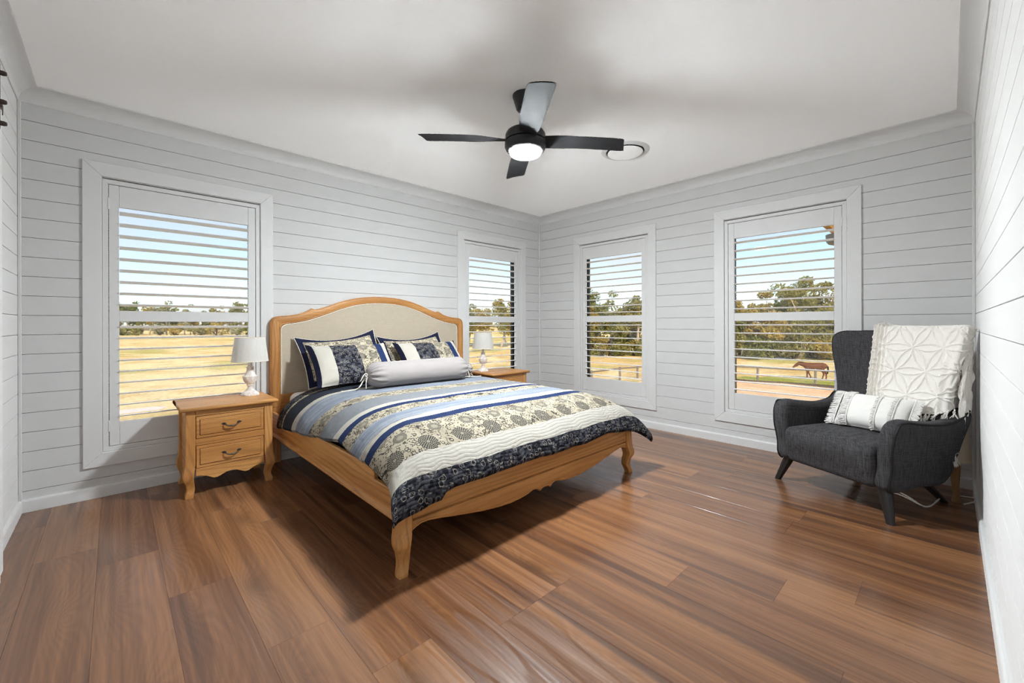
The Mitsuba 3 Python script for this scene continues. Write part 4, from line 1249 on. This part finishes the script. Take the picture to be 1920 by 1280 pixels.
bsdf('chair_weave', {'type': 'twosided', 'bsdf': {'type': 'bumpmap', 'arbitrary': proc(weave_relief, 8e-4), 'scale': 0.0005,
     'bsdf': {'type': 'principled', 'base_color': proc(weave_color), 'roughness': 0.85, 'specular': 0.2, 'sheen': 0.25}}})
principled('chair_piping', (0.010, 0.010, 0.011), 0.6, 0.3)
principled('black_wood', (0.014, 0.013, 0.013), 0.35, 0.5)
chair = thing('armchair', 'charcoal woven wing armchair with black piping in the corner of the room', 'armchair')


def subdivided(m, size):
    v, f = trimesh.remesh.subdivide_to_size(m.vertices, m.faces, size)
    m = trimesh.Trimesh(v, f, process=False)
    m.merge_vertices()
    return m


def smooth_curve(pts, n, closed=True):
    from scipy.interpolate import CubicSpline
    p = np.array(pts + [pts[0]] if closed else pts, float)
    s = np.concatenate([[0], np.cumsum(np.linalg.norm(np.diff(p, axis=0), axis=1))])
    return CubicSpline(s, p, bc_type='periodic' if closed else 'not-a-knot')(np.linspace(0, s[-1], n + (1 if closed else 0)))[:n]


# arms: a side outline in (t, z), thick along s, leaning outwards
arm_pts = [(0.03, 0.185), (0.008, 0.20), (0.0, 0.30), (-0.012, 0.42), (-0.008, 0.52), (0.022, 0.588), (0.075, 0.610), (0.16, 0.603), (0.30, 0.585), (0.43, 0.578), (0.53, 0.590), (0.60, 0.618), (0.65, 0.648), (0.675, 0.620), (0.655, 0.50), (0.60, 0.34), (0.54, 0.21), (0.51, 0.186), (0.30, 0.182)]
arm_curve = smooth_curve(arm_pts, 120)


def arm_shift(z):
    return 0.045 * np.clip((z - 0.18) / 0.42, 0, 1.1)


def arm(side):
    m = bevel_prism(arm_curve, 0.098, 0.040, 6)
    m = subdivided(m, 0.03)
    v = m.vertices
    s = 0.268 + v[:, 2] + arm_shift(v[:, 1]) - 0.012 * np.sin(PI * np.clip((v[:, 0]) / 0.6, 0, 1)) * 0
    m.vertices = np.stack([side * s, v[:, 0], v[:, 1]], 1)
    trimesh.repair.fix_normals(m)
    return m


for side in (-1, 1):
    a = add(f'{chair}__arm', chairm(arm(side)), 'chair_weave', True)
    c = smooth_curve(arm_pts, 240)
    keep = [i for i in range(240) if not (c[i, 1] < 0.19 and c[i, 0] > 0.03) and not (c[i, 0] > 0.655)]
    path = [c[i] for i in keep]
    # start at the front foot, go up the front and back along the top
    st = int(np.argmin([abs(q[0] - 0.02) + abs(q[1] - 0.185) for q in path]))
    path = [q for q in path if q[0] < 0.5 or q[1] > 0.55]
    path = sorted([q for q in path if q[0] < 0.07 and q[1] < 0.6], key=lambda q: q[1]) + sorted([q for q in path if not (q[0] < 0.07 and q[1] < 0.6) and q[1] > 0.5], key=lambda q: q[0])
    pc = np.array([(side * (0.268 + 0.098 - 0.010 + arm_shift(q[1])), q[0] + (0.012 if q[1] < 0.585 and q[0] < 0.08 else 0.0), q[1] - (0.0115 if q[0] > 0.05 else 0.006)) for q in path])
    pc = spline(pc[::4], 160)
    add(f'{a}__piping', chairm(tube(pc, 0.0062, 8)), 'chair_piping', True)
# seat
sm_ = rbox(-0.292, 0.292, -0.032, 0.56, 0.183, 0.432, 0.045, 28)
sm_ = subdivided(sm_, 0.035)
v = np.array(sm_.vertices)
top_ = smooth_np(0.36, 0.43, v[:, 2])
v[:, 2] += top_ * 0.022 * (1 - (v[:, 0] / 0.3) ** 2) * np.clip(1 - ((v[:, 1] - 0.25) / 0.33) ** 2, 0, 1)
v[:, 1] -= 0.016 * np.clip(1 - (v[:, 0] / 0.3) ** 2, 0, 1) * np.exp(-((v[:, 2] - 0.36) / 0.06) ** 2) * (v[:, 1] < 0.1)
v[:, 1] += 0.020 * smooth_np(0.33, 0.2, v[:, 2]) * (v[:, 1] < 0.1)
sm_.vertices = v
add(f'{chair}__seat', chairm(sm_), 'chair_weave', True)
# back
bk = [(0.0, 1.122), (0.16, 1.122), (0.30, 1.119), (0.366, 1.110), (0.392, 1.085), (0.397, 1.045), (0.385, 0.96), (0.365, 0.86), (0.350, 0.76), (0.342, 0.68), (0.338, 0.58), (0.330, 0.42), (0.318, 0.33), (0.28, 0.31), (0.0, 0.31)]
bkf = bk + [(-x, z) for x, z in bk[-2:0:-1]]
back_curve = np.array(smooth_curve(bkf, 160))


def back_t(s, z):
    """The back's front surface: leaning, with the wings curving forwards."""
    lean_ = 0.505 + (z - 0.42) * 0.272
    wing = 0.075 * np.clip((np.abs(s) - 0.17) / 0.22, 0, 1.2) ** 2 * smooth_np(0.5, 0.95, z)
    return lean_ - wing


def back_thick(z):
    return 0.105 - 0.045 * smooth_np(0.6, 1.1, z)


bm_ = subdivided(bevel_prism(back_curve, 0.105, 0.034, 6), 0.03)
vv = np.array(bm_.vertices)
bm_.vertices = np.stack([vv[:, 0], back_t(vv[:, 0], vv[:, 1]) + vv[:, 2] / 0.105 * back_thick(vv[:, 1]), vv[:, 1]], 1)
trimesh.repair.fix_normals(bm_)
back = add(f'{chair}__back', chairm(bm_), 'chair_weave', True)
bo = np.array(smooth_curve(bkf, 260))
bo = bo[bo[:, 1] > 0.5]
bo = bo[np.argsort(np.arctan2(bo[:, 1] - 0.5, bo[:, 0]))]
pp = np.column_stack([bo[:, 0] * 0.997, back_t(bo[:, 0], bo[:, 1]) + 0.30 * back_thick(bo[:, 1]), bo[:, 1] - 0.001])
pp[:, :1] += np.sign(pp[:, :1]) * 0.001
add(f'{back}__piping', chairm(tube(spline(pp[::3], 220), 0.0062, 8)), 'chair_piping', True)


def leg(s0, t0, s1, t1, r0=0.034, r1=0.019, z0=0.20):
    P_ = []
    for q in np.linspace(0, 1, 9):
        c = np.array([s0 * (1 - q) + s1 * q, t0 * (1 - q) + t1 * q, z0 * (1 - q)])
        r = r0 * (1 - q) + r1 * q
        a = np.linspace(0, 2 * PI, 24, endpoint=False)
        P_.append(np.column_stack([c[0] + r * np.sign(np.cos(a)) * np.abs(np.cos(a)) ** 0.7, c[1] + r * np.sign(np.sin(a)) * np.abs(np.sin(a)) ** 0.7, np.full(24, c[2])]))
    v_, f_ = grid(np.array(P_), close_u=True)
    v_ = np.vstack([v_, P_[-1].mean(0)])
    return trimesh.Trimesh(v_, np.vstack([f_, [(len(v_) - 1, 8 * 24 + j, 8 * 24 + (j + 1) % 24) for j in range(24)]]), process=False)


for s0, t0, s1, t1 in ((-0.318, 0.075, -0.405, 0.055), (0.305, 0.060, 0.355, 0.030), (-0.22, 0.50, -0.25, 0.70), (0.21, 0.50, 0.245, 0.715)):
    add(f'{chair}__leg', chairm(leg(s0, t0, s1, t1)), 'black_wood', 40)

# ------------------------------------------------------------------ throw over the back of the armchair
principled('throw_cotton', srgb(226, 222, 216), 0.9, 0.12)
throw = thing('throw_blanket', 'cream tufted throw with tassels draped over the back of the armchair', 'throw')
SP = 0.185


def tufts(u, v):
    """Raised petal outlines between the nodes of a triangular net, and a knot of fringe at each node."""
    h = np.zeros_like(u)
    c30 = math.sqrt(3) / 2
    nodes = [((i + 0.5 * (j % 2)) * SP, j * SP * c30) for i in range(-3, 9) for j in range(-2, 12)]
    for nx, ny in nodes:
        d2 = (u - nx) ** 2 + (v - ny) ** 2
        h = np.maximum(h, 0.8 * np.exp(-d2 / 0.013 ** 2))
        for k in range(3):
            a = k * PI / 3 + PI / 2 * 0
            x = (u - nx) * math.cos(a) + (v - ny) * math.sin(a)
            y = -(u - nx) * math.sin(a) + (v - ny) * math.cos(a)
            q = np.clip(x / SP, 0, 1)
            lens = 0.024 * np.sin(PI * q) ** 0.8
            dd = np.abs(np.abs(y) - lens)
            on = (x > 0) & (x < SP)
            h = np.maximum(h, np.where(on, np.exp(-(dd / 0.0048) ** 2), 0))
    return h


NS, NT = 360, 420
S0, S1 = -0.135, 0.475                          # S1 counts the cloth that wraps round the right edge of the back


def half_width(z):
    return np.interp(z, [0.5, 0.68, 0.76, 0.86, 0.96, 1.045, 1.2], [0.335, 0.342, 0.350, 0.365, 0.385, 0.396, 0.396])


ss_ = np.linspace(0, 1, NS)
Lfront, Lover, Lback = 0.56, 0.10, 0.42
uu, vv2 = np.meshgrid(np.linspace(0, S1 - S0, NS), np.linspace(0, Lfront + Lover + Lback, NT), indexing='ij')
P = np.zeros((NS, NT, 3))
for i in range(NS):
    q = ss_[i]
    base_s = S0 + (S1 - S0) * q
    zb = np.interp(base_s, [-0.135, -0.07, 0.03, 0.19, 0.30, 0.38, 0.475], [0.60, 0.585, 0.575, 0.588, 0.60, 0.645, 0.66])
    ztop = 1.135
    Lf = ztop - zb
    l = vv2[i] / Lfront * Lf
    l = np.where(vv2[i] < Lfront, l, Lf + (vv2[i] - Lfront))
    th = back_thick(1.05) + 0.026
    z = np.where(l < Lf, zb + l, 0)
    ph = np.clip((l - Lf) / Lover, 0, 1) * PI
    z = np.where(l >= Lf, ztop + 0.014 * np.sin(ph), z)
    z = np.where(l > Lf + Lover, ztop - (l - Lf - Lover), z)
    w_ = base_s + 0.035 * (1 - np.minimum(l / Lf, 1)) * (1 - q)
    edge = half_width(z) + 0.004
    over = np.maximum(w_ - edge, 0)
    s_ = np.minimum(w_, edge) - 0.5 * np.maximum(over - 0.05, 0)
    s_ = s_ + 0.004 * np.sin(np.clip(over / 0.05, 0, 1) * PI)
    tf = back_t(s_, np.minimum(z, 1.122)) - 0.013
    tb = back_t(s_, np.minimum(z, 1.122)) + back_thick(np.minimum(z, 1.122)) + 0.012
    t_ = np.where(l < Lf, tf, back_t(s_, 1.122) - 0.013 + th * (1 - np.cos(ph)) / 2)
    t_ = np.where(l > Lf + Lover, tb, t_)
    t_ = np.where(l < Lf, np.minimum(t_ + over, tb), np.where(l > Lf + Lover, np.maximum(t_ - over, tf), t_))
    z = z - np.where((l >= Lf) & (l <= Lf + Lover), np.minimum(over, 0.06) * 0.8, 0)
    P[i] = np.column_stack([s_, t_, z])
bunch = np.exp(-((uu - 0.03) / 0.05) ** 2)
fold = 0.5 + 0.5 * np.sin(uu * 260 + 3 * meshkit.noise(np.stack([vv2 * 6, uu * 8, uu * 0], -1)))
soft = meshkit.fbm(np.stack([uu * 7, vv2 * 5, uu * 0 + 3], -1)) - 0.5
rfold = np.exp(-((uu - (0.46 + 0.10 * (vv2 - 0.25))) / 0.012) ** 2) * smooth_np(0.5, 0.3, vv2)
fringe_n = meshkit.noise(np.stack([uu * 260, vv2 * 260, uu * 0], -1))
hgt = 0.0105 * tufts(uu + 0.03, vv2 + 0.045) * (0.6 + 0.5 * fringe_n) + 0.026 * bunch * fold + 0.014 * (soft + 0.3) + 0.018 * rfold + 0.0008 * meshkit.noise(np.stack([uu * 420, vv2 * 420, uu * 0 + 5], -1))
du, dv = np.gradient(P, axis=0), np.gradient(P, axis=1)
N = np.cross(du, dv)
N /= np.linalg.norm(N, axis=2, keepdims=True) + 1e-12
if N[NS // 2, 50, 1] > 0:
    N = -N
P = P + N * (hgt[..., None] + 0.002)
v0, f0 = grid(P)
v1, f1 = grid(P - N * 0.004)
k = len(v0)
add(f'{throw}__cloth', chairm(trimesh.Trimesh(np.vstack([v0, v1]), np.vstack([f0, f1[:, ::-1] + k]), process=False)), 'throw_cotton', True)
# the gathered side that hangs behind the right wing, and tassels along the lower edges
NS, NT = 60, 150
g1, g2 = np.meshgrid(np.linspace(0, 1, NS), np.linspace(0, 1, NT), indexing='ij')
zz = 1.105 - 0.73 * g2
pleat = np.sin(g1 * 20 + 2.5 * np.sin(g2 * 5)) * 0.014 + 0.010 * np.sin(g1 * 47 + g2 * 9)
wdt = 0.075 - 0.035 * smooth_np(0.62, 1.0, g2)
ts = back_t(0.38, zz) + 0.050 + (g1 - 0.25) * wdt - 0.10 * smooth_np(0.55, 1.0, g2) * 0
P = np.stack([0.398 + 0.004 * np.sin(g2 * 9) + pleat * 0.45 - 0.105 * np.clip((ts - 0.66) / 0.12, 0, 1) - 0.03 * smooth_np(0.6, 1, g2) + 0.012 * (meshkit.noise(np.stack([g1 * 9, g2 * 14, g1 * 0], -1)) - 0.5), ts + pleat * 0.5, zz], -1)
v0, f0 = grid(P)
v1, f1 = grid(P + [0.004, 0.003, 0])
add(f'{throw}__hanging_fold', chairm(trimesh.Trimesh(np.vstack([v0, v1]), np.vstack([f0, f1[:, ::-1] + len(v0)]), process=False)), 'throw_cotton', True)
rt = np.random.default_rng(5)


def tassel(p, d, n=9, L_=0.055):
    out = [tube([p, p + d * 0.010], 0.0045, 6)]
    for _ in range(n):
        e = d + rt.normal(0, 0.16, 3)
        e /= np.linalg.norm(e)
        out.append(tube([p + d * 0.008, p + d * 0.02 + rt.normal(0, 0.003, 3), p + e * L_ * rt.uniform(0.8, 1.1)], 0.0016, 4, cap=False))
    return cat(out)


for i, q in enumerate(np.linspace(0.55, 0.86, 9)):
    s_ = S0 + (S1 - S0) * q + 0.005
    z_ = np.interp(s_, [-0.135, -0.07, 0.03, 0.19, 0.30, 0.38, 0.475], [0.60, 0.585, 0.575, 0.588, 0.60, 0.645, 0.66])
    p_ = np.array([s_, float(back_t(s_, z_)) - 0.022 - 0.012 * (i % 2), z_ + 0.004])
    add(f'{throw}__tassel', chairm(tassel(p_, np.array([0.25 * rt.normal(), -0.35, -0.9]) / 1.0)), 'throw_cotton', True)
for q in np.linspace(0.05, 0.95, 6):
    p_ = P[int(q * (NS - 1)), -1]
    add(f'{throw}__tassel', chairm(tassel(np.array(p_), np.array([0.0, 0.0, -1.0]), 9, 0.08)), 'throw_cotton', True)

# ------------------------------------------------------------------ fringed lumbar cushion on the seat
principled('cushion_cotton', srgb(228, 226, 222), 0.9, 0.12)
cush = thing('lumbar_cushion', 'white lumbar cushion with fringed bands lying on the armchair seat', 'cushion')
cw, ch = 0.43, 0.27
cm_, _ = pillow(cw, ch, 0.155, 0.006, 64, pinch=0.10)
cm0 = cm_.copy()
CUSH = trimesh.transformations.rotation_matrix(0.0, (0, 0, 1))
tip_ = trimesh.transformations.rotation_matrix(math.radians(-34), (1, 0, 0))
CUSH = trimesh.transformations.translation_matrix(CUSH_AT) @ trimesh.transformations.rotation_matrix(CUSH_YAW, (0, 0, 1)) @ tip_
add(f'{cush}__body', chairm(place(cm_, CUSH)), 'cushion_cotton', True)


def face_y(u, w):
    a, b = min(1, abs(u) / (cw / 2 - 0.006)), min(1, abs(w) / (ch / 2 - 0.006))
    return -(0.155 / 2) * (max(0, 1 - a ** 2.6) ** 0.45) * (max(0, 1 - b ** 2.6) ** 0.45) - 0.005


bands = []
for u0, out_, ln in ((-0.205, -1, 0.055), (-0.115, -1, 0.055), (0.05, -1, 0.02), (0.14, -1, 0.02), (0.206, 1, 0.04)):
    strands = [tube([(u0, face_y(u0, w_) - 0.003, w_) for w_ in np.linspace(-ch / 2 * 0.94, ch / 2 * 0.94, 24)], 0.004, 6)]
    for w_ in np.linspace(-ch / 2 * 0.95, ch / 2 * 0.95, 34):
        for _ in range(4 if ln > 0.03 else 3):
            l1 = ln * rt.uniform(0.75, 1.1)
            dz = rt.normal(0, 0.005)
            y0 = face_y(u0, w_) - 0.004
            um, ue = u0 + out_ * l1 * 0.5, u0 + out_ * l1
            ym = min(face_y(np.clip(um, -cw / 2, cw / 2), w_), 0) - 0.008 - 0.004 * rt.random()
            ye = min(face_y(np.clip(ue, -cw / 2, cw / 2), w_), 0) - 0.007 - 0.006 * rt.random()
            strands.append(tube([(u0, y0, w_), (um, ym, w_ + dz * 0.6 - 0.004), (ue, ye, w_ + dz - 0.010)], 0.0021, 4, cap=False))
    add(f'{cush}__fringe', chairm(place(cat(strands), CUSH)), 'cushion_cotton', True)

# ------------------------------------------------------------------ behind and under the armchair
principled('tan_wood', srgb(150, 118, 80), 0.6, 0.3)
principled('beige_cloth', srgb(206, 192, 170), 0.9, 0.1)
st = thing('stand', 'tan wooden stand with a beige cloth cover, mostly hidden behind the armchair', 'stand')
add(f'{st}__leg', chairm(tube([(0.262, 0.80, 0.0), (0.264, 0.795, 0.03), (0.268, 0.785, 0.06), (0.275, 0.765, 0.16), (0.285, 0.735, 0.32)], [0.024, 0.020, 0.015, 0.022, 0.034], 16)), 'tan_wood', 40)
add(f'{st}__cover', chairm(lathe([(0.075, 0.29), (0.070, 0.36), (0.055, 0.50), (0.04, 0.60), (0, 0.61)], 28, (0.29, 0.735, 0.0))), 'beige_cloth', 40)
principled('white_cable', srgb(205, 200, 192), 0.5, 0.4)
cab = cat([tube(spline([(0.30, 0.12, 0.16), (0.33, 0.22, 0.12), (0.33, 0.36, 0.055), (0.30, 0.5, 0.035), (0.27, 0.62, 0.045)], 40), 0.0042, 6), tube(spline([(0.30, 0.14, 0.17), (0.325, 0.26, 0.11), (0.315, 0.40, 0.04), (0.28, 0.54, 0.022), (0.24, 0.66, 0.02)], 40), 0.0042, 6),
           tube(spline([(0.31, 0.78, 0.006), (0.345, 0.80, 0.03), (0.34, 0.88, 0.036), (0.26, 0.95, 0.010), (0.2, 0.9, 0.006)], 40), 0.004, 6)])
tag(add('power_cable', chairm(cab), 'white_cable', True), 'loose white cable looping under the back of the armchair', 'cable')
